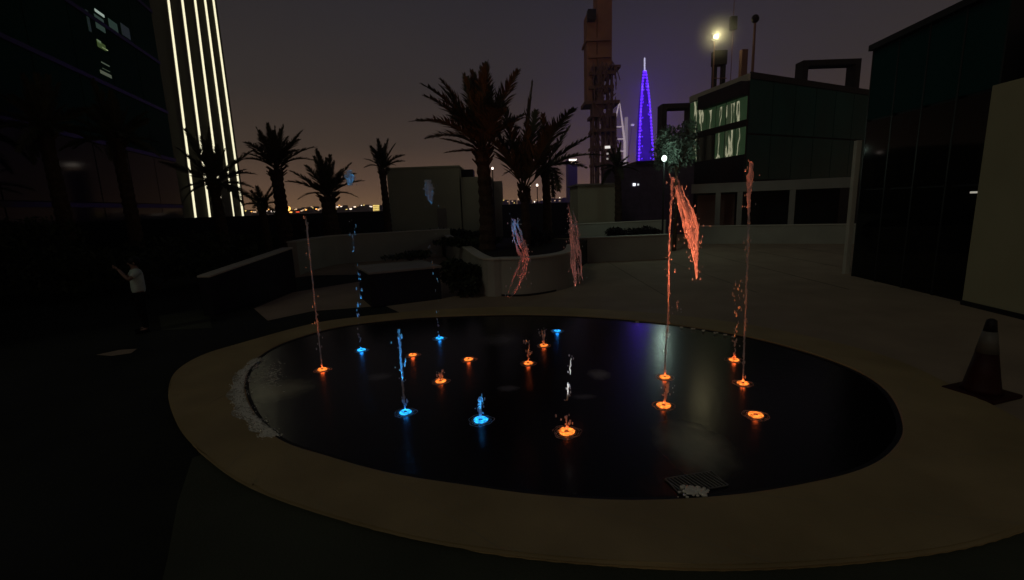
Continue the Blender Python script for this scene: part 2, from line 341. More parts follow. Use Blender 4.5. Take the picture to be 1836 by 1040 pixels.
for (px, py) in [(1143, 580), (1222, 590), (1243, 592), (1262, 596), (1283, 600), (1300, 603), (1316, 607)]:
    for q in range(3):
        p = G(px+random.uniform(-3, 3), py+random.uniform(-.5, .5)); fm.blob((p.x, p.y, .034), .022, .014, .014, .2, 6, 4)
fm.build('water_beads', M['foam'], kind='stuff', label='row of splashed water beads on the far right rim of the pool', cat='water drops')

# ------------------------------------------------------------------ fountain jets
JET = 60.0
def spot(parent, col, energy, tall):
    d = bpy.data.lights.new('jet_lamp', 'SPOT'); d.energy = 1.0; d.color = col; d.spot_size = R(26); d.spot_blend = .9; d.shadow_soft_size = .02
    d.use_nodes = True; t = d.node_tree; e = t.nodes['Emission']; lf = N(t, 'ShaderNodeLightFalloff'); lf.inputs['Strength'].default_value = energy*JET; lf.inputs['Smooth'].default_value = .1
    t.links.new(lf.outputs['Linear'], e.inputs['Strength'])
    o = bpy.data.objects.new('jet_lamp', d); COL.objects.link(o); o.parent = parent
    return o
def torus(mb, R0, r, z, n=28, m=6, wob=0):
    vs = []; fs = []
    for i in range(n):
        a = 2*math.pi*i/n; rr = R0*(1+wob*math.sin(3*a+1)+wob*.6*math.sin(7*a))
        for k in range(m):
            b = 2*math.pi*k/m; vs.append(((rr+r*math.cos(b))*math.cos(a), (rr+r*math.cos(b))*math.sin(a), z+r*math.sin(b)*.5))
    for i in range(n):
        for k in range(m): fs.append((i*m+k, ((i+1) % n)*m+k, ((i+1) % n)*m+(k+1) % m, i*m+(k+1) % m))
    mb.add(vs, fs)
def jet(label, base, colr, top=None, mid=(), style='column', size=1.0, blob=None, power=1.0, rad=.011, width=1.0):
    b = G(*base, WZ); j = thing('fountain_jet', label, 'fountain jet', b, 0, 'lit fountain jets in the pool')
    led = M['led_orange'] if colr is ORANGE else M['led_blue']
    nz = MB(); nz.lathe([(.03, -.02), (.03, .010), (.018, .016), (.010, .030)], 16); nz.build('nozzle', M['nozzle'], j)
    k = MB(); torus(k, .050*size, .024*size, .010, 32, 8, .06); k.build('led_ring', led, j, True)
    for i, (rr, th) in enumerate([(.084, .009), (.106, .005), (.128, .004)]):
        k = MB(); torus(k, rr*size*random.uniform(.93, 1.07), th*size, .002, 40, 6, random.uniform(.03, .10)); k.v = [(x, y, z if random.random() < .72 else -.03) for x, y, z in k.v]; k.build('ripple', M['water'], j, True)
    lampc = colr
    dg = bpy.data.lights.new('nozzle_glow', 'POINT'); dg.energy = .45; dg.color = (1, .12, .02) if colr is ORANGE else (.01, .28, 1); dg.shadow_soft_size = .03
    og = bpy.data.objects.new('nozzle_glow', dg); COL.objects.link(og); og.parent = j; og.location = (0, 0, .045)
    if top:
        Y = b.y; pts = [Vector((0, 0, .02))]+[D(*q, Y)-b for q in mid]+[D(*top, Y)-b]
        path = smooth_open(pts, 10)
        if style == 'column':
            k = MB(); m_ = len(path)
            P = []
            seg = 4
            for i in range((m_-1)*seg+1):
                u = i/seg; p = path[int(u)].lerp(path[min(int(u)+1, m_-1)], u % 1)
                fr = i/((m_-1)*seg); a = .003+.009*fr
                P.append(p+Vector((random.gauss(0, a*.4), random.gauss(0, a*.4), 0)))
            rr = [rad*width*(.7+.6*random.random())*(1+.5*i/len(P)) for i in range(len(P))]
            k.tube(P, rr, 7); k.build('water_column', M['water'], j, True)
        dn = {'column': 26, 'drops': 60, 'sparse': 26, 'low': 30}[style]
        k = MB()
        for i in range(dn):
            u = random.random() if style != 'drops' else random.random()**1.3
            q = u*(len(path)-1); p = path[int(q)].lerp(path[min(int(q)+1, len(path)-1)], q % 1)
            s = .012+.035*u; r = random.uniform(.004, .011)*width
            k.blob(p+Vector((random.gauss(0, s), random.gauss(0, s), 0)), r, r, r*random.uniform(1, 3.5), .1, 6, 4)
        k.build('droplets', M['water'], j, True, kind='stuff')
        if style in ('low',):
            k = MB()
            for i in range(9):
                a = random.uniform(0, 6.28); h = pts[-1].z*random.uniform(.6, 1)
                k.tube([Vector((0, 0, .02)), Vector((.012*math.cos(a), .012*math.sin(a), h*.6)), Vector((.03*math.cos(a), .03*math.sin(a), h))], [.009, .007, .004], 5)
            k.build('water_column', M['water'], j, True)
        l = spot(j, lampc, power, 1); l.location = (0, -.17, .04)
        tgt = pts[-1]*.75; l.rotation_euler = (tgt-Vector(l.location)).to_track_quat('-Z', 'Y').to_euler()
    if blob: blob(j, b)
    return j
def sheet(name, j, b, strands, matl=None):
    """falling water: tapered flat strands, each [(px,py,halfwidth_px)...]"""
    Y = b.y; dk = MB()
    for st in strands:
        k = MB(); dy = random.uniform(-.05, .05); rows = []
        st2 = []
        for (x0, y0, w0), (x1, y1, w1) in zip(st, st[1:]):
            for q in range(5): tq = q/5; st2.append((x0+(x1-x0)*tq, y0+(y1-y0)*tq, w0+(w1-w0)*tq))
        st2.append(st[-1]); vs = []; fs = []; nn = 8
        for i, (x, y, wd) in enumerate(st2):
            c = D(x+random.gauss(0, .6), y, Y+dy)-b; wd = max(.4, wd*(1+random.gauss(0, .14)))*Y/F_PX
            for q in range(nn):
                a = 2*math.pi*q/nn; vs.append(c+Vector((wd*math.cos(a), wd*.45*math.sin(a), random.gauss(0, .003))))
        for i in range(len(st2)-1):
            for q in range(nn): q2 = (q+1) % nn; fs.append((i*nn+q, i*nn+q2, (i+1)*nn+q2, (i+1)*nn+q))
        fs.append(tuple(range(nn))[::-1]); fs.append(tuple((len(st2)-1)*nn+q for q in range(nn)))
        k.add(vs, fs)
        for q in range(10):
            x, y, wd = random.choice(st2); r = random.uniform(.004, .009)
            dk.blob(D(x+random.gauss(0, wd+4), y+random.gauss(0, 6), Y+dy)-b, r, r, r*2, .1, 6, 4)
        k.build(name, matl or M['sheet'], j, True)
    dk.build('droplets', M['water'], j, True, kind='stuff')

jet('tall thin orange lit jet, leftmost in the pool', (578, 663), ORANGE, (548, 388), [(571, 600), (560, 500)], power=1.5, rad=.009)
jet('blue lit jet breaking into drops, second tall jet from the left', (648, 628), BLUE, (630, 392), [(643, 600), (641, 560), (646, 510), (640, 470), (635, 430)], 'drops', power=2.5,
    blob=lambda j, b: sheet('water_crest', j, b, [[(626, 306, 4), (627, 318, 9), (628, 332, 4)]], M['water']))
jet('faint blue lit jet with a violet crest before the pale box building', (788, 607), BLUE, (772, 360), [(784, 560), (781, 480)], 'sparse', power=1.1,
    blob=lambda j, b: sheet('water_crest', j, b, [[(767, 323, 5), (769, 338, 10), (771, 352, 6), (773, 366, 1.5)]], M['water']))
jet('small orange light ring without a jet, left of the centre and farthest back', (740, 637), ORANGE, size=.9)
jet('straight blue lit jet of middle height, nearest the left foreground', (727, 740), BLUE, (715, 590), [(722, 690)], power=5, rad=.010)
jet('very low bubbling orange jet left of the pool centre', (790, 684), ORANGE, (790, 664), [], 'low', power=1.0, size=1.05)
jet('orange light ring without a jet, between the bubbling jet and the centre', (840, 645), ORANGE)
jet('short upright blue jet in the middle foreground', (862, 754), BLUE, (860, 712), [], power=4, size=1.15, rad=.013)
jet('orange light with two hair thin sprays at the pool centre', (947, 652), ORANGE, (949, 610), [], 'column', rad=.004, power=.9)
jet('orange light with a small pink spout, right of the two hair thin sprays', (975, 620), ORANGE, (973, 590), [], 'low', power=.25)
jet('flat blue light ring at the back of the pool without a jet', (999, 594), BLUE, size=.9)
jet('bright orange light ring nearest the camera with ripples around it', (1016, 775), ORANGE, (1017, 745), [], 'sparse', power=.1, size=1.2)
jet('very tall orange lit jet right of centre with an orange sheet of falling water', (1192, 677), ORANGE, (1206, 318), [(1193, 640), (1198, 560), (1200, 440)], power=1.3, rad=.010)
jet('low orange lit jet just before the very tall one right of centre', (1190, 728), ORANGE, (1197, 684), [(1195, 705)], power=.6, size=1.15)
jet('orange lit jet in beads of drops, rear one at the right', (1316, 646), ORANGE, (1326, 500), [(1320, 590)], 'drops', power=1.8)
jet('tall straight orange lit jet furthest to the right', (1332, 688), ORANGE, (1346, 296), [(1335, 600), (1340, 470)], power=1.0, rad=.010,
    blob=lambda j, b: sheet('water_crest', j, b, [[(1347, 290, 3), (1345, 315, 6), (1343, 340, 4), (1341, 372, 2)]]))
jet('orange light ring at the right foreground without a jet', (1355, 745), ORANGE, size=1.1)

def splash(label, Y, strands, colr, lamp_px, power, size=50, mt=None):
    b = D(*lamp_px, Y); b.z = 0.05
    s = thing('water_splash', label, 'falling water', b, 0, 'sheets of water falling back into the pool')
    sheet('falling_water', s, b, strands, mt)
    d = spot(s, colr, power, 1); d.data.spot_size = R(size); mp_ = strands[len(strands)//2][2 if len(strands[len(strands)//2]) > 2 else 0]; c = D(mp_[0], mp_[1], Y)-b
    d.location = (0, -.5, 0); d.rotation_euler = (c-Vector(d.location)).to_track_quat('-Z', 'Y').to_euler()
def fan(shape, n, w0, sp, seed):
    """n thin tapered strands scattered inside an outline [(px, py, halfwidth)]"""
    r = random.Random(seed); out = []; m_ = len(shape)-1
    for i in range(n):
        u = r.uniform(-1, 1); a = r.uniform(0, .55)*m_; b_ = min(m_, a+r.uniform(.3, .7)*m_); st = []
        for q in range(5):
            t_ = a+(b_-a)*q/4; x0, y0, h0 = shape[int(min(t_, m_-.001))]; x1, y1, h1 = shape[int(min(t_, m_-.001))+1]; f_ = min(t_, m_-.001) % 1
            st.append((x0+(x1-x0)*f_+u*(h0+(h1-h0)*f_)+r.uniform(-sp, sp), y0+(y1-y0)*f_+r.uniform(-3, 3), w0*(.35, .9, 1.2, .9, .3)[q]*r.uniform(.6, 1.3)))
        out.append(st)
    return out
splash('bright orange sheet of water falling beside the very tall jet', 6.3,
       [[(1234, 372, 2), (1236, 385, 7), (1238, 400, 9), (1240, 418, 7), (1241, 436, 3)]]+fan([(1211, 312, 3), (1217, 340, 7), (1227, 368, 9), (1238, 395, 14), (1241, 430, 11), (1246, 462, 4), (1249, 498, .6)], 16, 2.1, 1.2, 2)
       +[[(1200, 312, 1.2), (1205, 322, 2), (1204, 336, 1.2)], [(1214, 545, .5), (1215, 550, 1), (1215, 556, .5)]], (1, .19, .08), (1200, 676), 12, 34)
splash('pinkish broken strands of falling water in front of the big palm planter', 7.0,
       fan([(922, 386, 4), (921, 405, 8), (932, 440, 12), (942, 462, 7), (932, 490, 9), (922, 512, 9), (911, 534, 3)], 15, 1.5, 2, 4), (1, .13, .07), (930, 652), 1.3, 34)
splash('faint pink plume of falling water right of the palm planter', 7.6,
       fan([(1019, 335, 2), (1019, 372, 4), (1026, 398, 8), (1030, 430, 8), (1034, 475, 10), (1036, 512, 8)], 14, 1.5, 1.5, 5), (1, .22, .15), (1020, 640), 1.0, 34)
splash('two short grey streaks of falling water over the near orange light', 4.8,
       [[(1019, 686, 1), (1018, 700, 2), (1017, 717, 1.6)], [(1024, 642, .7), (1023, 655, 1.2), (1022, 671, .7)]], (.8, .8, .9), (1018, 775), 1.2, 34, M['foam'])

# ------------------------------------------------------------------ foliage helpers
def leaf_mesh(name, n, rx, ry, rz, size, seed, lumps=5):
    rnd = random.Random(seed); k = MB()
    cs = [(rnd.uniform(-.6, .6)*rx, rnd.uniform(-.6, .6)*ry, rnd.uniform(-.4, .6)*rz, rnd.uniform(.35, .65)) for _ in range(lumps)]
    for _ in range(n):
        c = rnd.choice(cs); d = Vector((rnd.gauss(0, 1), rnd.gauss(0, 1), rnd.gauss(0, 1))).normalized()*(rnd.random()**.4)
        p = Vector((c[0]+d.x*rx*c[3], c[1]+d.y*ry*c[3], rz+c[2]+d.z*rz*c[3]))
        p.z = max(p.z, .02)
        e = Euler((rnd.uniform(-1.2, 1.2), rnd.uniform(-1.2, 1.2), rnd.uniform(0, 6.28))).to_matrix(); s = size*rnd.uniform(.6, 1.4)
        k.add([p+e @ Vector(q) for q in ((-s, 0, 0), (0, -s*.35, 0), (s, 0, 0), (0, s*.35, 0))], [(0, 1, 2, 3)])
    return k.mesh(name)
def shrub(label, p, rx, ry, rz, n=900, size=.09, seed=1, mt='leaf', name='shrub', group=None):
    t_ = thing(name, label, 'shrub' if name == 'shrub' else 'hedge', p, 0, group)
    me = leaf_mesh('foliage', n, rx, ry, rz, size, seed, 5 if name == 'shrub' else 14); me.materials.append(M[mt])
    o = bpy.data.objects.new('foliage', me); COL.objects.link(o); o.parent = t_
    k = MB()
    for q in range(4): a = q*1.6+seed; k.tube([(0, 0, 0), (rx*.4*math.cos(a), ry*.4*math.sin(a), rz*1.1)], [.03, .012], 5)
    k.build('stem', M['trunk'], t_)
    return t_
def frond_mesh(name, L_, droop, nl, seed, lw=.035, ll=.5):
    rnd = random.Random(seed); k = MB(); pts = []
    for i in range(13):
        s = i/12; pts.append(Vector((L_*s*(1-.12*droop*s), 0, -droop*L_*.35*s**2.2)))
    k.tube(pts, [.030*(1-.85*i/12) for i in range(13)], 4)
    for i in range(nl):
        s = .16+.84*i/nl; q = s*12; p = pts[int(q)].lerp(pts[min(int(q)+1, 12)], q % 1); t_ = (pts[min(int(q)+1, 12)]-pts[int(q)]).normalized()
        l = ll*math.sin(math.pi*min(1, .25+.75*s)**.8)*rnd.uniform(.8, 1.15)+.12
        for sd_ in (-1, 1):
            d = (t_*rnd.uniform(.75, 1.0)+Vector((0, sd_*rnd.uniform(.5, .85), rnd.uniform(.05, .45)))).normalized()
            tip = p+d*l+Vector((0, 0, -.12*l)); w_ = t_*lw
            k.add([p-w_, p+w_, p+d*l*.6+w_*.7, tip, p+d*l*.6-w_*.7], [(0, 1, 2, 3, 4)])
    return k.mesh(name)
FR = {}
def fronds(L_):
    key = round(L_, 1)
    if key not in FR:
        FR[key] = [frond_mesh('frond', L_, dr, 46, 11*i+3, .026*L_/2.2+.012, .21*L_) for i, dr in enumerate((.08, .35, .8, 1.35))]
        for me in FR[key]: me.materials.append(M['frond'])
    return FR[key]
def palm(label, base, top, tr, L_, n=26, seed=0, elo=20, ehi=85, extra=()):
    rnd = random.Random(seed); base = Vector(base); top = Vector(top)
    t_ = thing('palm_tree', label, 'palm tree', base, 0, 'date palms around the plaza')
    k = MB(); h = top-base; P = []; rr = []; m_ = max(10, int(h.length/.16))
    for i in range(m_+1):
        s = i/m_; P.append(h*s+Vector((.04*math.sin(s*4), .03*math.cos(s*3), 0))); base_r = tr*(1.15-.35*s+.25*max(0, (s-.85)/.15)); rr.append(base_r*(1.10 if i % 2 else .93))
    k.tube(P, rr, 12); k.build('trunk', M['trunk'], t_)
    # leaf bases
    k = MB()
    for i in range(40):
        a = rnd.uniform(0, 6.28); z = rnd.uniform(-.45, .15); d = Vector((math.cos(a), math.sin(a), 0)); p = h+Vector((0, 0, z))
        k.tube([p+d*tr*.7, p+d*(tr*1.5)+Vector((0, 0, .22))], [.045, .02], 4)
    k.build('leaf_bases', M['trunk'], t_, kind='stuff')
    FM = fronds(L_)
    for i in range(n):
        s = i/(n-1); e = R(ehi-(ehi-elo)*s**.9+rnd.uniform(-5, 5)); az = i*2.39996+rnd.uniform(-.3, .3)
        o = bpy.data.objects.new('frond', FM[min(3, int(s*3.4))]); COL.objects.link(o); o.parent = t_
        o.location = h; o.rotation_euler = (rnd.uniform(-.3, .3), -e, az); sc = rnd.choice((1.08, 1, .95, .86, .72))*rnd.uniform(.93, 1.05); o.scale = (sc, sc, sc)
    for (azd, e, sc) in extra:
        o = bpy.data.objects.new('frond', FM[1]); COL.objects.link(o); o.parent = t_; o.location = h; o.rotation_euler = (0, -R(e), R(azd)); o.scale = (sc, sc, sc)
    return t_
def palm_px(label, bx, by, ty, Y, tr, Lpx, z0=None, **kw):
    b_ = D(bx, by, Y); t0 = D(bx, ty, Y)
    if z0 is not None: b_.z = z0
    b_ = Vector((t0.x, Y, b_.z)); return palm(label, b_, t0, tr, Lpx*Y/F_PX, **kw)

# ------------------------------------------------------------------ planters, walls
def wall_strip(name, label, pts, z1, th=.18, matw='palewall', cop=True, z0=0.0, cat='wall', capm='coping'):
    P = smooth_open([Vector((p[0], p[1], 0)) for p in pts], 6); c = P[0]
    t_ = thing(name, label, cat, (c.x, c.y, z0)); a = []; b_ = []
    for i, p in enumerate(P):
        d = (P[min(i+1, len(P)-1)]-P[max(0, i-1)]).normalized(); nn = Vector((-d.y, d.x, 0)); a.append(p-c-nn*th/2); b_.append(p-c+nn*th/2)
    def ring(a, b_, lo, hi):
        k = MB(); m_ = len(a); lo = lo if callable(lo) else (lambda s, v=lo: v); hi = hi if callable(hi) else (lambda s, v=hi: v)
        vs = []
        for i in range(m_):
            s = i/(m_-1); vs += [(a[i].x, a[i].y, lo(s)), (b_[i].x, b_[i].y, lo(s)), (b_[i].x, b_[i].y, hi(s)), (a[i].x, a[i].y, hi(s))]
        fs = [(0, 1, 2, 3), tuple(4*(m_-1)+q for q in (3, 2, 1, 0))]
        for i in range(m_-1):
            for q in range(4): q2 = (q+1) % 4; fs.append((4*i+q, 4*(i+1)+q, 4*(i+1)+q2, 4*i+q2))
        k.add(vs, fs); return k
    zz = z1 if callable(z1) else (lambda s: z1)
    ring(a, b_, 0, lambda s: zz(s)-z0-(.05 if cop else 0)).build('wall_face', M[matw], t_)
    if cop:
        a2 = [p+(p-q)*.12 for p, q in zip(a, b_)]; b2 = [q+(q-p)*.12 for p, q in zip(a, b_)]
        ring(a2, b2, lambda s: zz(s)-z0-.05, lambda s: zz(s)-z0).build('coping', M[capm], t_, bevel=.008)
    return t_
# left dark wall with pale sloping coping
wa, wb = G(375, 566), G(525, 522)
zA, zB = D(372, 494, wa.y).z, D(525, 443, wb.y).z
wall_strip('boundary_wall', 'dark retaining wall with a pale coping at the left, in front of the hedge', [wa.xy, ((wa+wb)/2).xy, wb.xy], lambda s: zA+(zB-zA)*s, .3, 'darkwall')
# pale curved back wall
pb = [D(525, 450, 18.5), D(560, 432, 20.5), D(600, 425, 22), D(680, 424, 23), D(770, 420, 24), D(805, 420, 24.5)]
wall_strip('garden_wall', 'low pale curved wall behind the sunken seating, left of the palm planter', [p.xy for p in pb], D(680, 417, 23).z, .35)
wall_strip('path_kerb', 'low dark kerb running in front of the curved pale wall', [G(545, 473).xy, G(585, 452).xy, G(640, 447).xy, G(740, 443).xy, G(762, 452).xy], .06, .12, 'darkwall', False, cat='kerb')
dr = MB(); dr.lathe([(.28, 0), (.28, .05), (.2, .07)], 20, G(678, 453)); dr.build('drain_cover', M['black'], label='small round dark drain cover on the sunken floor', cat='drain cover')
# dark bench block
bA, bB = G(668, 552), G(792, 536); bh = D(668, 488, bA.y).z
ang = math.atan2((bB-bA).y, (bB-bA).x)
bn = thing('seating_block', 'dark blue seating block with a pale top, left of the palm planter', 'bench', bA, ang)
bl = (bB-bA).length
k = MB(); k.box((0, 0, 0), (bl, 1.7, bh-.06)); k.build('base', M['darkwall'], bn, bevel=.01)
k = MB(); k.box((-.04, -.04, bh-.06), (bl+.04, 1.74, bh)); k.build('seat', M['greypaint'], bn, bevel=.01)
# main planter
pp = [(793, 434, 24), (815, 441, 20), (845, 452, 16.3), (872, 460, 13.6), (905, 464, 13.2), (950, 466, 13.3), (1000, 458, 13.9), (1022, 448, 15.2), (1018, 436, 17.5)]
front = [G(871, 526), G(905, 529), G(950, 528), G(1000, 519), G(1022, 508), G(1026, 492)]
left = [G(797, 452), G(812, 466), G(838, 492)]
ht = D(872, 460, G(871, 526).y).z
poly = [p.xy for p in left]+[p.xy for p in front]
wall_strip('palm_planter', 'pale curved planter wall holding the tallest palms in the middle', poly, ht, .28, cat='planter')
back = [Vector((3.2, 19.5)), Vector((0, 22)), Vector((-3.5, 24))]
k = MB(); k.prism([(p.x, p.y) for p in [Vector(q) for q in poly]]+[(p.x, p.y) for p in back], .0, ht-.12); k.build('planter_soil', M['soil'], kind='stuff', label='dark soil filling the palm planter', cat='soil')
k = MB()
base_kerb = [p+Vector((0, -.14, 0)) for p in front]
wall_strip('planter_plinth', 'thin dark plinth strip at the foot of the palm planter', [p.xy for p in base_kerb], .05, .08, 'black', False, cat='plinth')
# right of centre low walls
rw = [D(1026, 452, 17.6), D(1060, 430, 21), D(1120, 430, 21.5), D(1200, 428, 22)]
wall_strip('terrace_wall', 'low pale wall in front of the dark shrubs right of the palms', [G(1030, 470).xy, G(1090, 468).xy, G(1195, 463).xy], D(1090, 424, G(1090, 468).y).z, .3)
wall_strip('rear_wall', 'long low pale wall behind the dark shrubs', [D(1035, 430, 24).xy, D(1190, 430, 25).xy], D(1100, 398, 24.5).z, .3)
# right low wall under pergola
la, lb = G(1195, 441), G(1520, 437)
wall_strip('low_wall', 'low pale wall under the pergola at the right', [(10.2, 25.8), (13.5, 24.6), (17.5, 22.8)], D(1300, 404, 25.4).z, .3)

# shrubs
sp_ = D(832, 530, 12.2); shrub('dark shrub at the left foot of the palm planter', (G(832, 526).x, 13.1, 0), .75, .6, .52, 2600, .08, 3)
shrub('small dark shrub on top of the seating block', (G(735, 530).x-.1, 14.2, bh), .75, .35, .14, 900, .06, 5)
shrub('low dark plants round the foot of the tallest palm', (D(850, 440, 17).x, 17, ht-.15), 1.3, 1.0, .28, 2000, .08, 6)
shrub('rounded dark shrub right of the palms on the planter edge', (D(970, 440, 17.5).x, 17.5, ht-.15), .9, .7, .38, 1600, .08, 8, 'leaf2')
for i, (px, rx) in enumerate([(1115, .75), (1165, .8)]):
    shrub(['left low dark shrub behind the terrace wall', 'right low dark shrub behind the terrace wall'][i], (D(px, 430, 20.8).x, 20.8, .5), rx*1.1, .5, .40, 1400, .08, 20+i, 'leaf2')
shrub('long dark hedge behind the left retaining wall', (-12.6, 16.5, 0), 3.9, 3.2, .85, 9000, .12, 31, 'leaf', 'hedge')
shrub('dark hedge along the roof edge under the city lights', (D(480, 410, 29).x, 29, 0), 7.5, 1.0, .72, 9000, .13, 32, 'leaf', 'hedge')
shrub('dark hedge at the foot of the pale box building', (D(780, 405, 31).x, 31, 0), 4.0, .8, .52, 5000, .12, 33, 'leaf', 'hedge')
shrub('tall black hedge at the far left edge', (-17.5, 14.5, 0), 3.2, 3.5, 1.3, 7000, .15, 34, 'leaf', 'hedge')

# parapet left
pa, pb_ = D(300, 392, 31), D(696, 378, 34)
wall_strip('parapet', 'dark roof edge parapet below the distant city lights', [pa.xy, pb_.xy], lambda s: pa.z+(pb_.z-pa.z)*s, .3, 'darkwall', True, capm='black')
pc, pd_ = D(900, 365, 36), D(1050, 366, 36)
wall_strip('rear_parapet', 'dark parapet behind the palms in the middle', [pc.xy, pd_.xy], D(960, 365, 36).z, .3, 'darkwall', True, capm='black')

# ------------------------------------------------------------------ palms
palm_px('tallest palm with a thick dark trunk in the middle planter', 866, 440, 272, 16.2, .25, 143, z0=ht-.2, n=34, seed=1, elo=44, ehi=88, extra=((185, 25, .55), (200, 5, .5)))
palm_px('slim fan of upright fronds just right of the tallest palm', 940, 400, 345, 17.0, .16, 165, z0=ht-.2, n=9, seed=2, elo=56, ehi=84)
palm_px('short palm with a long frond reaching right, third in the planter', 978, 400, 300, 18.5, .17, 95, z0=ht-.2, n=12, seed=4, elo=-5, ehi=85)
palm_px('bushy palm with a swollen trunk against the sky left of the box building', 496, 385, 305, 27, .36, 84, z0=0, n=22, seed=6, elo=34, ehi=85)
palm_px('squat palm leaning right between the two thin palms', 588, 385, 352, 26, .42, 74, z0=0, n=22, seed=8, elo=26, ehi=85)
palm_px('slender palm at the left corner of the box building', 686, 380, 303, 29, .22, 50, z0=0, n=20, seed=9, elo=30, ehi=88)
palm_px('dark palm in front of the light strips of the tower', 385, 395, 330, 24, .25, 95, z0=0, n=22, seed=10, elo=-10, ehi=88)
palm_px('small low palm right of the light strips', 470, 390, 368, 26, .2, 42, z0=0, n=12, seed=12, elo=0, ehi=60)
palm_px('black palm at the left before the dark glass tower', 210, 400, 250, 20, .25, 85, z0=0, n=24, seed=13, elo=-10, ehi=88)
palm_px('leftmost black palm before the dark glass tower', 80, 420, 230, 18, .25, 85, z0=0, n=24, seed=14, elo=-10, ehi=88)
palm_px('small dark palm below the scaffolded tower', 1108, 400, 300, 27, .2, 40, z0=0, n=16, seed=15, elo=-10, ehi=80)

# ------------------------------------------------------------------ pale box building
bb_ = thing('box_building', 'plain pale box shaped service building behind the left palms', 'building', D(693, 400, 36))
o = bb_.location; o.z = 0
def bxp(px0, px1, ytop, Y, dep, base=0.0):
    a_ = D(px0, ytop, Y); c_ = D(px1, ytop, Y); return a_, c_
a_, c_ = bxp(693, 822, 304, 36, 6); k = MB(); k.box((a_.x-o.x, 36-o.y, 0), (c_.x-o.x, 42-o.y, a_.z)); k.build('wall', M['boxwall'], bb_)
k = MB(); k.box((a_.x-o.x-.08, 36-o.y-.08, a_.z), (c_.x-o.x+.08, 42-o.y+.08, a_.z+.12)); k.build('roof_edge', M['boxwall'], bb_)
a2, c2 = bxp(823, 880, 318, 36.4, 6); k = MB(); k.box((c_.x-o.x+.09, .4, 0), (c2.x-o.x, 5.5, a2.z)); k.build('side_wing', M['boxwall'], bb_)
a3, c3 = bxp(880, 900, 326, 38, 6); k = MB(); k.box((c2.x-o.x+.003, 1.2, 0), (c3.x-o.x, 5.5, a3.z)); k.build('stair_block', M['greypaint'], bb_)
k = MB(); q = D(823, 305, 38); k.box((q.x-o.x+.1, 2.0, a2.z), (q.x-o.x+1.1, 3.6, a_.z-.05)); k.build('roof_hatch', M['black'], bb_)
dq = D(790, 342, 36); k = MB(); k.box((dq.x-o.x-.35, -.04, .4), (dq.x-o.x+.35, -.003, 2.35)); k.build('door', M['greypaint'], bb_)

# ------------------------------------------------------------------ posts with lamps seen among the palms
def lamp_post(label, px, py, Y, col, s, r=.09, halo=0, emr=8):
    p = D(px, py, Y); t_ = thing('lamp_post', label, 'lamp', (p.x, p.y, 0), 0, 'small lit lamps on posts')
    k = MB(); k.tube([(0, 0, 0), (0, 0, p.z-r)], [.05, .035], 8); k.build('post', M['black'], t_)
    k = MB(); k.blob((0, 0, p.z), r, r, r*1.2, 0, 12, 8); k.build('lamp_globe', emit('lamp_glow', col, emr), t_, True)
    return t_
lamp_post('small white lamp right of the tallest palm trunk', 883, 302, 34, (1, .8, .7), 1, .07, emr=4)
lamp_post('small white lamp left of the third palm, upper one', 985, 315, 34, (1, .85, .7), 1, .05, emr=5)
lamp_post('left one of two pale lamps between the second and third palm', 950, 332, 40, (1, .8, .6), 1, .07, emr=2)
lamp_post('right one of two pale lamps between the second and third palm', 963, 332, 40, (1, .85, .7), 1, .09, emr=3)
gl_ = lamp_post('white greenish street lamp before the round tree', 1191, 284, 21.3, (.75, 1, .85), 1, .11, emr=4)
pl = bpy.data.lights.new('street_lamp_light', 'POINT'); pl.energy = 40; pl.color = (.7, 1, .82); pl.shadow_soft_size = .12
po = bpy.data.objects.new('street_lamp_light', pl); COL.objects.link(po); po.parent = gl_; po.location = (0, -.3, D(1191, 284, 21.3).z)
# round tree
tp = D(1212, 320, 22.6); tr_ = thing('broadleaf_tree', 'round tree beside the greenish lamp, left of the glass building', 'tree', (tp.x, tp.y, 0))
k = MB(); tz = D(1212, 285, 22.6).z; k.tube([(0, 0, 0), (.05, 0, tz*.5), (0, .05, tz)], [.11, .09, .06], 8)
for q in range(5): a = q*1.3; k.tube([(0, 0, tz-.6), (.6*math.cos(a), .6*math.sin(a), tz+.4)], [.045, .02], 5)
k.build('trunk', M['trunk'], tr_)
me = leaf_mesh('crown', 4200, .95, .9, 1.35, .10, 77, 9); me.materials.append(M['treeleaf']); o = bpy.data.objects.new('crown', me); COL.objects.link(o); o.parent = tr_; o.location = (0, 0, tz-.75)

# ------------------------------------------------------------------ right: black glass hall, white wall
ux = Vector((.078, .997, 0)); RB = Vector((9.93, 10.0, 0)); RL = Vector((10.24, 13.98, 0))
angr = math.atan2((RL-RB).y, (RL-RB).x); lg = (RL-RB).length
zt = 6.35
bg_ = thing('black_glass_hall', 'tall black glass fronted hall at the right', 'building', RB, angr)   # local x runs away from the camera, -y towards the hall
k = MB(); k.box((0.0, -9, 0), (lg, -.12, zt)); k.build('wall', M['black'], bg_)
npan = 4
for i in range(npan):
    for r_ in range(3):
        z0, z1 = (.06, 2.6, 4.5)[r_], (2.54, 4.44, 6.3)[r_]; k = MB(); x0 = lg*i/npan+.03; x1 = lg*(i+1)/npan-.03
        k.box((x0, -.1, z0), (x1, -.06, z1)); k.build('glass_panel', M['glassblack'] if r_ < 2 else M['glasshall'], bg_)
for i in range(npan+1):
    k = MB(); x = lg*i/npan; k.box((x-.022, -.115, .0), (x+.022, -.055, zt)); k.build('mullion', M['mullion'], bg_)
k = MB(); k.box((-.02, -9, zt), (lg+.05, .05, zt+.15)); k.build('roof_edge', M['black'], bg_)
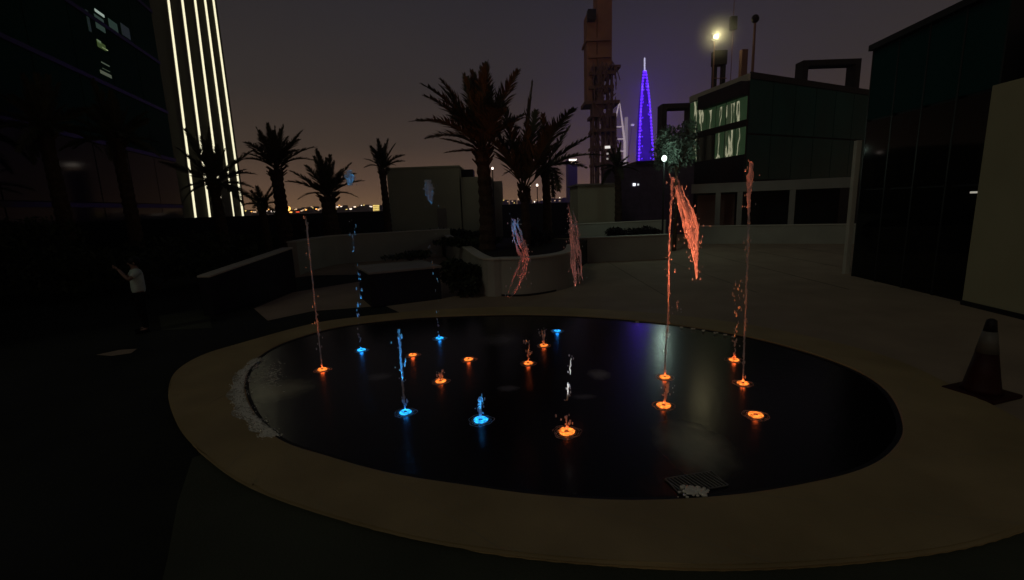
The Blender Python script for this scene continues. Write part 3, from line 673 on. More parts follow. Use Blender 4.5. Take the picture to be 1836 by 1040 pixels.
# bright interior glint near white wall
gp = W(1743, 345, RB, Vector((-math.sin(angr), math.cos(angr), 0)))-RB
k = MB(); lx = gp.length if False else Vector((gp.x, gp.y)).dot(Vector((math.cos(angr), math.sin(angr))))
k.box((lx-.09, -.05, gp.z-.02), (lx+.09, -.03, gp.z+.02)); k.build('door_light', emit('door_light', (1, .95, .8), .35), bg_)
ww = thing('white_wall_building', 'plain off white building with a set back upper storey at the right edge', 'building', RB, angr)
zs = W(1782, 155, RB, Vector((-math.sin(angr), math.cos(angr), 0))).z
k = MB(); k.box((-6.5, -8, 0), (-.03, .10, zs)); k.build('wall', M['whitewall'], ww, bevel=.01)
k = MB(); k.box((-6.5, -8, zs), (-.42, -.12, zs+1.05)); k.build('upper_storey', M['whitewall'], ww, bevel=.01)
k = MB(); k.box((-6.5, .10, 0), (-.03, .13, .10)); k.build('skirting', M['black'], ww)
# pale post
pq = G(1516, 491); ph = D(1538, 252, pq.y).z
k = MB(); k.box((pq.x-.07, pq.y-.07, 0), (pq.x+.07, pq.y+.07, ph)); k.build('pale_post', M['coping'], bevel=.006, label='tall pale post at the near corner of the black glass hall', cat='post')

# pergola
pg = thing('pergola', 'flat roofed pale pergola with dark bays at the right', 'pergola', (10.2, 26.2, 0))
A_ = D(1240, 330, 26.4); B_ = D(1530, 322, 23.2); angp = math.atan2((B_-A_).y, (B_-A_).x); Lp = (B_.xy-A_.xy).length; pg.location = (A_.x, A_.y, 0); pg.rotation_euler = (0, 0, angp)
zb = A_.z-.02
k = MB(); k.box((0, 0, zb-.5), (Lp, .3, zb)); k.build('beam', M['greypaint'], pg, bevel=.01)
k = MB(); k.box((0, .3, zb-.12), (Lp, 3.4, zb-.01)); k.build('roof', M['greypaint'], pg)
for px in (1290, 1330, 1425):
    q = (D(px, 380, 25).xy); s_ = (px-1240)/290
    xx = Lp*s_*(1+.10*(1-s_)); k = MB(); k.box((xx-.13, .02, 0), (xx+.13, .28, zb-.5)); k.build('column', M['greypaint'], pg, bevel=.01)
k = MB(); k.box((0, 3.1, 0), (Lp, 3.2, zb-.12)); k.build('back_screen', M['black'], pg)
k = MB(); k.box((.2, 1.8, 0), (2.2, 1.9, zb-.6)); k.build('screen_panel', M['mauve'], pg)

# ------------------------------------------------------------------ glass office building
C0 = Vector((D(1345, 130, 30).x, 30, 0)); Lf = Vector((D(1240, 165, 36).x, 36, 0)); Rt = Vector((D(1500, 150, 34.3).x, 34.3, 0)); Rt = C0+(Rt-C0)*1.5
zt2 = D(1345, 132, 30).z
ob = thing('glass_office', 'green glass office block with mirrored light streaks at the right', 'building', C0)
lf, rt = Lf-C0, Rt-C0
back_ = lf+rt
k = MB(); ins = (lf.normalized()+rt.normalized())*.12
def sh(p): return (p.x, p.y)
k.prism([sh(ins), sh(rt+lf.normalized()*.12), sh(back_), sh(lf+rt.normalized()*.12)], 0, zt2-.02); k.build('core', M['black'], ob)
def panel(P0, d, x0, x1, z0, z1, nrm, th, name, mt, tilt=0, off=0):
    a = P0+d*x0+nrm*off; b_ = P0+d*x1+nrm*off; k = MB()
    v = [a, b_, b_+nrm*th, a+nrm*th]; k.add([(p.x, p.y, z0) for p in v]+[(p.x+nrm.x*tilt*0, p.y+nrm.y*0, z1) for p in v], [(3, 2, 1, 0), (4, 5, 6, 7), (0, 1, 5, 4), (1, 2, 6, 5), (2, 3, 7, 6), (3, 0, 4, 7)])
    o = k.build(name, mt, ob)
    return o
dl = lf.normalized(); nl_ = Vector((-dl.y, dl.x, 0));
if nl_.dot(-C0) < 0: nl_ = -nl_
dr_ = rt.normalized(); nr_ = Vector((-dr_.y, dr_.x, 0))
if nr_.dot(-C0) < 0: nr_ = -nr_
Ll = lf.length; Lr = rt.length
O0 = Vector((0, 0, 0))
zz_ = [D(1345, y, 30).z for y in (318, 282, 222, 213, 150, 131)]
NB = 6
B5s = [D(348, 386, 85), D(374, 386, 88), D(397, 386, 91), D(417, 386, 93.5), D(434, 385, 95.5)]
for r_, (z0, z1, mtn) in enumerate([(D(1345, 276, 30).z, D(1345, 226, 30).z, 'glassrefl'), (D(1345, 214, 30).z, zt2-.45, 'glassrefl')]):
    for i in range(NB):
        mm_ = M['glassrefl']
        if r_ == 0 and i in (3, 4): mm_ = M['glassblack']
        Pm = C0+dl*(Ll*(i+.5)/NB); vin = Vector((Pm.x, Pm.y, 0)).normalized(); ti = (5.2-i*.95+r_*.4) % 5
        T_ = B5s[min(4, int(ti))]; vo = Vector((T_.x-Pm.x, T_.y-Pm.y, 0)).normalized(); nn_p = (vo-vin).normalized()     # each pane is turned to mirror one of the light strips
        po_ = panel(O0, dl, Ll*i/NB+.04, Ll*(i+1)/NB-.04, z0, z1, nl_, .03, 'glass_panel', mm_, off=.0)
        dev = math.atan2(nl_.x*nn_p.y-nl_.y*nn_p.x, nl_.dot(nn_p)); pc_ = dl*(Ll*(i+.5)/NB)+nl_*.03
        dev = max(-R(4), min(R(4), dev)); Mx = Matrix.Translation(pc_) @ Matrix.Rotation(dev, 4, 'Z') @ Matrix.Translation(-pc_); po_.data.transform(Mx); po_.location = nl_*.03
for i in range(NB+1):
    panel(O0, dl, Ll*i/NB-.035, Ll*i/NB+.035, 0, zt2-.4, nl_, .05, 'mullion', M['mullion'], off=.0)
panel(O0, dl, -.05, Ll, D(1345, 226, 30).z, D(1345, 214, 30).z, nl_, .18, 'floor_slab', M['black'], off=0)
panel(O0, dl, -.05, Ll, D(1345, 330, 30).z, D(1345, 277, 30).z, nl_, .14, 'ground_floor_band', M['darkwall'], off=0)
panel(O0, dl, -.05, Ll, zt2-.4, zt2, nl_, .16, 'roof_edge', M['coping'], off=0)
panel(O0, dl, .0, Ll*.72, zt2-1.25, zt2-.42, nl_, .55, 'overhang', M['darkwall'], off=.051)
for i in range(6):
    for r_, (z0, z1) in enumerate([(3.5, 6.2), (6.3, zt2-.3)]):
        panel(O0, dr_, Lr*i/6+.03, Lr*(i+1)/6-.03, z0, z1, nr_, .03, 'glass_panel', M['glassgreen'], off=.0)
panel(O0, dr_, 0, Lr, 0, 3.45, nr_, .05, 'ground_floor_band', M['black'], off=0)
panel(O0, dr_, 0, Lr, zt2-.28, zt2+.1, nr_, .08, 'roof_edge', M['black'], off=0)
# rooftop frame at left of the office and one on its right
def portal(label, x0, x1, y0, y1, Y, dep, th, z0):
    a = D(x0, y0, Y); b_ = D(x1, y0, Y); t_ = thing('roof_frame', label, 'roof frame', (a.x, Y, z0), 0, 'dark open frames on the roofs')
    w_ = b_.x-a.x; h_ = a.z-z0
    k = MB(); k.box((0, 0, 0), (th, dep, h_-th)); k.build('post', M['black'], t_)
    k = MB(); k.box((w_-th, 0, 0), (w_, dep, h_-th)); k.build('post', M['black'], t_)
    k = MB(); k.box((0, 0, h_-th), (w_, dep, h_)); k.build('beam', M['black'], t_)
portal('dark open frame left of the glass office behind the round tree', 1188, 1246, 186, 320, 37, 1.2, .35, 0)
portal('dark open frame on the roof at the right of the glass office', 1441, 1545, 108, 150, 37, 1.0, .4, zt2)
# roof equipment
def roofp(px, Y): q = D(px, 100, Y); return Vector((q.x, q.y, zt2))
fl = D(1283, 66, 34.5); t_ = thing('floodlight_mast', 'bright yellow floodlight on a mast above the glass office', 'floodlight', (fl.x, fl.y, zt2+.0))
k = MB(); k.tube([(0, .15, 0), (0, .15, fl.z-zt2-.1)], .05, 8); k.tube([(0, .15, .9), (1.0, .25, .9)], .03, 6); k.build('mast', M['mauve'], t_)
k = MB(); k.box((-.24, -.02, fl.z-zt2-.18), (.24, .18, fl.z-zt2+.2)); k.build('lamp_housing', M['black'], t_, bevel=.02)
k = MB(); k.lathe([(.13, 0), (.125, .04), (.08, .07), (0.01, .08)], 20, cap=False); lens = k.build('lamp_lens', emit('flood_glow', (1, .9, .5), 10), t_, True); lens.rotation_euler = (R(98), 0, 0); lens.location = (0, -.03, fl.z-zt2)
q = D(1288, 138, 35); eq = thing('equipment_tank', 'dark equipment box on two legs below the floodlight', 'roof equipment', (q.x, q.y, zt2))
h0 = D(1288, 118, 35).z-zt2; h1 = D(1288, 92, 35).z-zt2
k = MB(); k.box((-.45, -.3, h0), (.45, .3, h1)); k.build('tank', M['black'], eq, bevel=.03)
for s in (-1, 1): k = MB(); k.box((s*.3-.11, -.2, 0), (s*.3+.11, .2, h0)); k.build('leg', M['black'], eq)
q = D(1349, 128, 32.5); cm = thing('roof_pole', 'tall dark pole with a round head on the office roof', 'pole', (q.x, q.y, zt2-.1)); hz = D(1349, 34, 32.5).z-zt2+.1
k = MB(); k.tube([(0, 0, 0), (0, 0, hz)], [.10, .07], 8); k.build('pole', M['mauve'], cm)
k = MB(); k.blob((0, 0, hz), .24, .24, .26, 0, 16, 10); k.build('dome_head', M['black'], cm, True)
q = D(1310, 140, 35); cm = thing('roof_mast', 'thin mast with a small dark box between floodlight and tall pole', 'mast', (q.x, q.y, zt2)); hz = D(1310, -5, 35).z-zt2
k = MB(); k.tube([(0, 0, 0), (0, 0, hz)], .025, 6); k.build('mast', M['mauve'], cm)
zz0 = D(1310, 54, 35).z-zt2; k = MB(); k.box((-.22, -.15, zz0), (.22, .15, zz0+.85)); k.build('equipment_box', M['black'], cm, bevel=.02)
q = D(1334, 135, 34); k = MB(); k.box((q.x-.2, q.y, zt2), (q.x+.2, q.y+.4, D(1334, 88, 34).z)); k.build('roof_cabinet', M['mauve'], label='slim grey cabinet left of the tall roof pole', cat='roof equipment')
# dark hall behind the pergola's left and small house
k_ = thing('dark_annex', 'low dark violet annex below the violet tower with two lit windows', 'building', (D(1110, 300, 33).x, 33, 0))
x1_ = D(1245, 300, 33).x-k_.location.x; hh = D(1170, 295, 33).z
k = MB(); k.box((0, 0, 0), (x1_, 5, hh)); k.build('wall', mat('annex_wall', (.10, .075, .13), .8, .2), k_)
k = MB(); k.box((D(1140, 300, 33).x-k_.location.x, -.15, hh), (x1_, 5, hh+.25)); k.build('roof_edge', M['darkwall'], k_)
for i, px in enumerate((1137, 1144)):
    q = D(px, 331, 33); k = MB(); s = .09-.03*i; k.box((q.x-k_.location.x-s, -.04, q.z-s), (q.x-k_.location.x+s, -.005, q.z+s)); k.build('window', emit('annex_window', (.9, .95, 1), 1.6-.9*i), k_)
h_ = thing('pale_hut', 'pale flat roofed hut below the scaffolded tower', 'building', (D(1036, 340, 30).x, 30, 0)); x1_ = D(1104, 340, 30).x-h_.location.x
k = MB(); k.box((0, 0, 0), (x1_, 4, D(1070, 332, 30).z)); k.build('wall', M['boxwall'], h_)
k = MB(); k.box((-.15, -.15, D(1070, 332, 30).z), (x1_+.15, 4.1, D(1070, 329, 30).z)); k.build('roof', M['greypaint'], h_)

# ------------------------------------------------------------------ left tower of dark glass
u_ = Vector((-.27, .963, 0)).normalized(); nw = Vector((.963, .27, 0)).normalized()
LP = Vector((-18, 18, 0)); e_ = W(268, 0, LP, nw); e_.z = 0; st_ = LP-u_*14; Lw = (e_-st_).length; HT = 24
lt = thing('dark_glass_tower', 'dark green glass tower with a lit stair at the left', 'building', e_)
k = MB(); p_ = [Vector((0, 0, 0))-nw*.15, -u_*Lw-nw*.15, -u_*Lw-nw*12, -nw*12]; k.prism([sh(p) for p in p_], 0, HT); k.build('wall', M['black'], lt)
nbx = 9; storey = 3.0; ns = 8
def lpan(x0, x1, z0, z1, mt, name, off=0, th=.04, par=None):
    a = -u_*x0+nw*off; b_ = -u_*x1+nw*off; k = MB(); v = [a, b_, b_+nw*th, a+nw*th]
    k.add([(p.x, p.y, z0) for p in v]+[(p.x, p.y, z1) for p in v], [(3, 2, 1, 0), (4, 5, 6, 7), (0, 1, 5, 4), (1, 2, 6, 5), (2, 3, 7, 6), (3, 0, 4, 7)])
    return k.build(name, mt, par or lt)
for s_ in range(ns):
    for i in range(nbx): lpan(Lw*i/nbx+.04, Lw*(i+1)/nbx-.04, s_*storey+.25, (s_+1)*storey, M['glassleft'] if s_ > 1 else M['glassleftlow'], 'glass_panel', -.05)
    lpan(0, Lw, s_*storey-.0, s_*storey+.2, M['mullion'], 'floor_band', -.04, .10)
def lw_px(px, py): q = W(px, py, LP, nw)-e_; return (-u_).dot(q), q.z
def lit(px0, py0, px1, py1, col, s, name='lit_window'):
    a, z1 = lw_px(px0, py0); b_, z0 = lw_px(px1, py1); return lpan(min(a, b_), max(a, b_), min(z0, z1), max(z0, z1), emit('lit_pane', col, s), name, .0, .02)
lit(168, 24, 189, 60, (.55, 1, .7), .035); lit(193, 32, 213, 66, (.5, 1, .65), .030); lit(215, 40, 234, 72, (.6, .9, .75), .014); lit(152, 16, 164, 58, (.5, 1, .7), .012)
lit(170, 20, 186, 27, (.8, 1, .85), .35, 'ceiling_lamp'); lit(173, 72, 190, 92, (.55, .9, .2), .06); lit(182, 84, 193, 91, (.85, 1, .5), .55, 'ceiling_lamp'); lit(173, 70, 181, 79, (.7, 1, .5), .16, 'stair_light')
lit(181, 110, 196, 120, (.7, .95, .6), .07, 'stair_light'); lit(183, 122, 197, 129, (.7, .95, .6), .10, 'stair_light'); lit(180, 131, 199, 135, (.8, .95, .6), .08, 'stair_light'); lit(191, 224, 211, 229, (.8, .95, .7), .12, 'stair_light')

# ------------------------------------------------------------------ tower with vertical light strips
YS = 85.0
st = thing('strip_light_tower', 'tall tower with five long white light strips on its edge', 'tower', (D(348, 386, YS).x, YS, 0)); o = st.location
tops = [(300, 0), (325, 0), (348, 0), (366, 0), (381, 0)]; bots = [(348, 386), (374, 386), (397, 386), (417, 386), (434, 385)]
Ys = [85, 88, 91, 93.5, 95.5]
B5 = [D(*b_, y) for b_, y in zip(bots, Ys)]; T5 = [D(*t0, y) for t0, y in zip(tops, Ys)]
ext = 1.25
T5 = [b_+(t0-b_)*ext for b_, t0 in zip(B5, T5)]
dd = (B5[-1]-B5[0]).normalized(); dd.z = 0; nn_ = Vector((dd.y, -dd.x, 0))
if nn_.dot(Vector((1, -1, 0))) < 0: nn_ = -nn_
edge_b = B5[-1]+dd*.9; edge_t = T5[-1]+dd*.9; lb = B5[0]-dd*14; lt_ = T5[0]-dd*14
k = MB(); bk = -nn_*10
v = [Vector((p.x, p.y, 0)) for p in (lb, edge_b)]+[lt_, edge_t]
v = [q-o for q in v]
k.add([v[0], v[1], v[1]+bk, v[0]+bk, v[2], v[3], v[3]+bk, v[2]+bk], [(3, 2, 1, 0), (4, 5, 6, 7), (0, 1, 5, 4), (1, 2, 6, 5), (2, 3, 7, 6), (3, 0, 4, 7)]); k.build('wall', M['striptower'], st)
ME = emit('strip_light', (1, .93, .62), 1.15)
for i in range(5):
    b0 = Vector((B5[i].x, B5[i].y, 0))+nn_*.35-o; t0 = T5[i]+nn_*.35-o; k = MB()
    w_ = dd*.075; k.add([b0-w_, b0+w_, b0+w_-nn_*.3, b0-w_-nn_*.3, t0-w_, t0+w_, t0+w_-nn_*.3, t0-w_-nn_*.3], [(0, 1, 5, 4), (1, 2, 6, 5), (2, 3, 7, 6), (3, 0, 4, 7), (4, 5, 6, 7)])
    k.build('light_strip', ME, st)
    k = MB(); w2 = dd*.16; b1 = b0-nn_*.31; t1 = t0-nn_*.31; k.add([b1-w2, b1+w2, t1+w2, t1-w2, b1-w2-nn_*.1, b1+w2-nn_*.1, t1+w2-nn_*.1, t1-w2-nn_*.1], [(0, 1, 2, 3), (1, 5, 6, 2), (4, 0, 3, 7)]); k.build('strip_channel', M['greypaint'], st)

# ------------------------------------------------------------------ tower under construction
YC = 130.0
ct = thing('scaffold_tower', 'brown half built tower wrapped in scaffolding behind the palms', 'tower', (D(1078, 366, YC).x, YC, 0)); o = ct.location; sc_ = YC/F_PX
def cx(px, py): q = D(px, py, YC); return q.x-o.x, q.z
def cbox(x0, y0, x1, y1, mt, name, dep=6, yo=0):
    a, z1 = cx(x0, y0); b_, z0 = cx(x1, y1); k = MB(); k.box((min(a, b_), yo, min(z0, z1)), (max(a, b_), yo+dep, max(z0, z1))); return k.build(name, mt, ct)
cbox(1071, -40, 1097, 120, M['brown'], 'lift_core'); cbox(1052, 24, 1070, 185, M['brown'], 'floor_block', 5); cbox(1062, 120, 1082, 205, M['mauve'], 'floor_block', 3.5); cbox(1088, 120, 1092, 205, M['mauve'], 'column', 1.2); cbox(1096, 118, 1099, 205, M['mauve'], 'column', 1.2)
cbox(1052, 22, 1066, 40, M['black'], 'formwork', 2, -2.1)
for (x0, x1, y) in [(1048, 1110, 182), (1092, 1112, 118), (1060, 1104, 205), (1056, 1100, 130), (1062, 1102, 232), (1062, 1102, 262), (1064, 1104, 292), (1050, 1094, 70), (1055, 1094, 100), (1055, 1100, 155)]:
    cbox(x0, y, x1, y+4, M['mauve'] if y > 110 else M['brown'], 'scaffold_platform', 7.5, -.8)
for x in (1063, 1072, 1084, 1094, 1102): cbox(x, 204, x+3, 335, M['mauve'], 'column', 1.2, 0); cbox(x+.5, 204, x+3.5, 335, M['mauve'], 'column', 1.2, 4)
sc2 = MB()
for i in range(150):
    x = random.uniform(1060, 1104); y = random.uniform(110, 320); a, z = cx(x, y); a2, z2 = cx(x+random.uniform(-8, 8), y+random.uniform(6, 26)); sc2.tube([(a, -1, z), (a2, -1, z2)], .13, 4)
sc2.build('scaffold_pole', M['mauve'], ct, kind='stuff')
cbox(1083, 263, 1092, 267, emit('site_lamp', (1, .95, .9), .9), 'site_lamp', .4, -1.5)
for y in (275, 284): cbox(1086, y, 1089, y+3, emit('site_lamp_dim', (1, .9, .85), .35), 'site_lamp', .4, -1.5)
# A shaped tower
YA = 380.0
def far(name, label, cat, px, Y): return thing(name, label, cat, (D(px, 366, Y).x, Y, 0))
at = far('arched_tower', 'pale pointed tower of two curved legs left of the violet tower', 'tower', 1108, YA); o = at.location
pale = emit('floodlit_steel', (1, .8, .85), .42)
def fpt(px, py, Y, o): q = D(px, py, Y); return (q.x-o.x, 0, q.z)
for pts in ([(1098, 300), (1098, 255), (1102, 222), (1110, 184)], [(1120, 300), (1120, 255), (1116, 222), (1111, 184)]):
    k = MB(); k.tube([fpt(*p, YA, o) for p in pts], [1.0, .9, .7, .35], 6); k.build('leg', pale, at)
for y in (228, 250, 272): k = MB(); k.tube([fpt(1099, y, YA, o), fpt(1119, y-1, YA, o)], .5, 5); k.build('tie_beam', pale, at)
at = far('slim_tower', 'thin pale tower right beside the pointed arched tower', 'tower', 1124, 400); o = at.location
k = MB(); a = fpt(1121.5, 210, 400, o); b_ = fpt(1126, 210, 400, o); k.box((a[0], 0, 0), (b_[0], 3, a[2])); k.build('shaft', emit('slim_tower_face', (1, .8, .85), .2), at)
k = MB(); a = fpt(1134, 224, 400, o); k.blob(a, 1.6, 1, .9, 0, 8, 5); k.build('beacon', emit('beacon', (.9, .75, 1), .45), at)
k = MB(); k.tube([fpt(1134, 222, 400, o), fpt(1124, 300, 400, o)], .25, 4); k.build('mast', M['mauve'], at)
# violet tower
YV = 420.0; vt = far('violet_tower', 'distant slender tower lit deep violet with a white tip', 'tower', 1155, YV); o = vt.location; sv = YV/F_PX
def vc(py): q = D(1155.2, py, YV); return q.x-o.x, q.z
prof = [(292, 13.2), (250, 11.6), (215, 9.8), (180, 7.6), (150, 5.0), (128, 2.4), (122, 1.6)]
k = MB(); vs = []
for py, hw_ in prof:
    x, z = vc(py); r = hw_*sv
    if py == 292: z = min(z, 0)
    vs += [(x-r, -r*.7, z), (x+r, -r*.7, z), (x+r, r*.7, z), (x-r, r*.7, z)]
fs = []
for i in range(len(prof)-1):
    for q in range(4): q2 = (q+1) % 4; fs.append((4*i+q, 4*i+q2, 4*(i+1)+q2, 4*(i+1)+q))
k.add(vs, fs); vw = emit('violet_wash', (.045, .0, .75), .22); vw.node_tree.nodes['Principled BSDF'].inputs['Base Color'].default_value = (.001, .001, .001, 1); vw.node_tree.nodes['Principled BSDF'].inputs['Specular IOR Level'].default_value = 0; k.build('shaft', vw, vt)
vl = MB(); vl2 = MB(); r_ = random.Random(3)
def hwat(py):
    for (a, b_) in zip(prof, prof[1:]):
        if b_[0] <= py <= a[0]: return b_[1]+(a[1]-b_[1])*(py-b_[0])/(a[0]-b_[0])
    return 1.5
py = 292
while py > 128:
    for s in (-1, 1):
        x, z = vc(py); hw_ = hwat(py); y = -hw_*sv*.7-.6
        vl.blob((x+s*(hw_-.9)*sv, y, z), 1.0, .5, 1.0, 0, 6, 4)
        if r_.random() < .45: vl.blob((x+s*(hw_-3.6)*sv*r_.uniform(.75, 1.1), y, z+.5), .5, .4, .6, 0, 6, 4)
        if r_.random() < .25: vl2.blob((x+s*(hw_-.9)*sv, y-.3, z+.8), .5, .3, .5, 0, 6, 4)
    py -= 5.6
vl.build('violet_light', emit('violet_light', (.10, .015, 1.0), 2.6), vt, kind='stuff'); vl2.build('pale_violet_light', emit('pale_violet_light', (.45, .35, 1.0), 1.2), vt, kind='stuff')
vl = MB(); py = 127
while py > 103: x, z = vc(py); vl.blob((x, -1, z), .8, .5, .65, 0, 6, 4); vl.blob((x+r_.uniform(-.6, .6), -1, z+.5), .4, .5, .5, 0, 6, 4); py -= 3
vl.build('white_tip_light', emit('white_tip', (.75, .72, 1.0), .9), vt, kind='stuff')
k = MB(); x, z = vc(128); x2, z2 = vc(103); k.tube([(x, 0, z), (x2, 0, z2)], [.5, .3], 5); k.build('spire', M['mauve'], vt)

# ------------------------------------------------------------------ distant city
rc = random.Random(5)
ci = 0
def city(px0, px1, py, Y, mtw, lights, label, g='distant buildings on the skyline'):
    a = D(px0, py, Y); b_ = D(px1, py, Y); t_ = thing('distant_building', label, 'building', (a.x, Y, 0), 0, g)
    k = MB(); k.box((0, 0, 0), (b_.x-a.x, 20, a.z)); k.build('wall', mtw, t_)
    for (x, y, wpx, hpx, mt) in lights:
        q = D(x, y, Y); s = Y/F_PX; k = MB(); k.box((q.x-a.x-wpx*s/2, -.6, q.z-hpx*s/2), (q.x-a.x+wpx*s/2, -.1, q.z+hpx*s/2)); k.build('lit_window', mt, t_)
LW = emit('city_white', (1, .85, .7), 3.4); LO = emit('city_orange', (1, .42, .08), 4); LY = emit('city_yellow', (1, .72, .2), 1.8); LD = emit('city_dim', (1, .66, .4), 1.3); LR = emit('city_red', (1, .1, .03), 2); LS = emit('sodium_lamp', (1, .5, .1), 5)
CW = mat('city_wall', (.03, .02, .018), .9, .1)
hs = []
for x in range(436, 690, 13):
    t0 = 386-(x-345)*.036; hgt = rc.uniform(2, 9); lights = []
    for q in range(rc.randint(2, 4)):
        lx = x+rc.uniform(0, 11); ly = t0-rc.uniform(.5, hgt); lights.append((lx, ly, rc.uniform(1.2, 4), rc.uniform(1.0, 2.2), rc.choice([LW, LD, LD, LO, LY, LD])))
    city(x, x+rc.uniform(8, 13), t0-hgt, rc.uniform(520, 700), CW, lights, 'low distant building with small lit windows on the left horizon', 'low buildings on the left horizon')
city(670, 680, 368, 500, CW, [(670+2.3*i, 369+3.6*j, 1.4, 2.6, LY) for i in range(5) for j in range(4)], 'small yellow lit building just left of the slender palm')
city(452, 468, 381, 505, CW, [(474, 381, 6, 2.4, LW), (458, 380, 3, 2, LD), (489, 379, 5, 2.6, LW)], 'low distant shed with white lights left of the swollen palm trunk')
p = D(517, 374, 480); so_ = thing('sodium_lamp', 'bright orange sodium lamp on the skyline right of the swollen palm trunk', 'lamp', (p.x, p.y, 0)); k = MB(); k.tube([(0, 0, 0), (0, 0, p.z)], .2, 5); k.build('post', M['black'], so_)
k = MB(); k.blob((0, -.4, p.z), 2.4, .8, 2.2, 0, 10, 6); k.build('lamp_globe', LS, so_, True)
for x in (505, 512, 522, 530, 538): pass
city(500, 545, 379.5, 490, CW, [(508, 381, 7, 1.4, LR), (520, 380.5, 8, 1.4, LO), (534, 380, 6, 1.4, LR), (541, 378, 3, 1.5, LD)], 'long low building with a red lit edge under the orange lamp')
for x in range(900, 1040, 14):
    t0 = 366-(x-900)*.03; lights = [(x+rc.uniform(0, 12), t0-rc.uniform(1, 9), rc.uniform(1, 2.5), rc.uniform(1, 2.2), rc.choice([LD, LY, LW, LD])) for q in range(2)]
    city(x, x+12, t0-rc.uniform(3, 10), rc.uniform(520, 700), CW, lights, 'low distant building behind the planter palms', 'low buildings behind the palms')
city(1019, 1035, 284, 450, M['black'], [(1027, 287, 13, 3.2, LW), (1023, 292, 4, 3, LD), (1031, 293, 4, 2.4, LD)], 'distant block with a white lit sign band near its top')

# ------------------------------------------------------------------ traffic cone
cp_ = G(1758, 706); ch = D(1763, 572, cp_.y).z
cn = thing('traffic_cone', 'dark red traffic cone with a white band on the right of the pool', 'traffic cone', (cp_.x, cp_.y, 0), .3)
def rr_(z): return .15*(1-z/ch)**1.1+.045
k = MB(); k.box((-.27, -.27, 0), (.27, .27, .05)); k.build('base', M['conered'], cn, bevel=.02)
z1, z2 = ch*.56, ch*.84
k = MB(); k.lathe([(rr_(z)+.02*(z < .1), z) for z in (.05, .1, .25, z1)], 28); k.build('lower_body', M['conered'], cn, True)
k = MB(); k.lathe([(rr_(z1)+.004, z1), (rr_(z2)+.004, z2)], 28); k.build('reflective_band', M['conewhite'], cn, True)
k = MB(); k.lathe([(rr_(z2), z2), (rr_(ch*.97), ch*.98), (.02, ch)], 28); k.build('tip', M['black'], cn, True)

# ------------------------------------------------------------------ person photographing
pf = G(262, 594); H = D(257, 462, pf.y).z
ps = thing('person', 'person in a pale shirt and dark trousers holding a phone up at the left', 'person', (pf.x, pf.y, 0), R(-48)+math.pi)
S = H/1.72
def skin_obj(name, verts, edges, radii, mt, parent, sub=2):
    me = bpy.data.meshes.new(name); me.from_pydata([tuple(c*S for c in v) for v in verts], edges, []); me.update(); o = bpy.data.objects.new(name, me); COL.objects.link(o); o.parent = parent
    me.materials.append(mt); sk = o.modifiers.new('skin', 'SKIN'); sk.use_smooth_shade = True
    if not me.skin_vertices: me.skin_vertices.new()
    for i, r in enumerate(radii):
        r = r if hasattr(r, '__len__') else (r, r); me.skin_vertices[0].data[i].radius = (r[0]*S, r[1]*S)
    me.skin_vertices[0].data[0].use_root = True
    sm = o.modifiers.new('sub', 'SUBSURF'); sm.levels = sub; sm.render_levels = sub
    return o
# local +y = facing direction
V = [(0, 0, .95), (0, 0, 1.15), (0, -.01, 1.32), (0, 0, 1.43), (0, .01, 1.50), (0, .02, 1.60), (0, .015, 1.68),
     (-.10, 0, .90), (-.11, .02, .50), (-.12, -.01, .08), (-.12, .13, .035),
     (.10, 0, .90), (.11, .0, .50), (.12, -.03, .08), (.12, .11, .035),
     (-.19, 0, 1.40), (-.30, .16, 1.26), (-.10, .30, 1.50), (.19, 0, 1.40), (.30, .16, 1.26), (.10, .30, 1.50)]
E_ = [(0, 1), (1, 2), (2, 3), (3, 4), (4, 5), (5, 6), (0, 7), (7, 8), (8, 9), (9, 10), (0, 11), (11, 12), (12, 13), (13, 14), (3, 15), (15, 16), (16, 17), (3, 18), (18, 19), (19, 20)]
RR = [(.15, .11), (.14, .10), (.17, .11), (.12, .09), .055, (.085, .095), (.07, .08), .10, .065, .042, .035, .10, .065, .042, .035, .06, .042, .028, .06, .042, .028]
skin_obj('body', V, E_, RR, M['skin'], ps)
skin_obj('shirt', [(0, 0, .84), (0, 0, 1.15), (0, -.01, 1.32), (0, 0, 1.42), (-.19, 0, 1.40), (-.27, .11, 1.30), (.19, 0, 1.40), (.27, .11, 1.30)], [(0, 1), (1, 2), (2, 3), (3, 4), (4, 5), (3, 6), (6, 7)],
         [(.215, .165), (.19, .145), (.205, .14), (.13, .10), .075, .06, .075, .06], M['shirt'], ps)
skin_obj('trousers', [(0, 0, .93), (-.10, 0, .86), (-.11, .02, .50), (-.12, -.01, .09), (.10, 0, .86), (.11, 0, .50), (.12, -.03, .09)], [(0, 1), (1, 2), (2, 3), (0, 4), (4, 5), (5, 6)], [(.165, .125), .125, .09, .068, .125, .09, .068], M['trousers'], ps)
k = MB(); k.blob((0, -.012*S, 1.645*S), .105*S, .115*S, .115*S, .03, 14, 9); k.build('hair', M['hair'], ps, True)
k = MB(); k.blob((0, .105*S, 1.60*S), .014*S, .02*S, .024*S, 0, 8, 6); k.build('nose', M['skin'], ps, True)
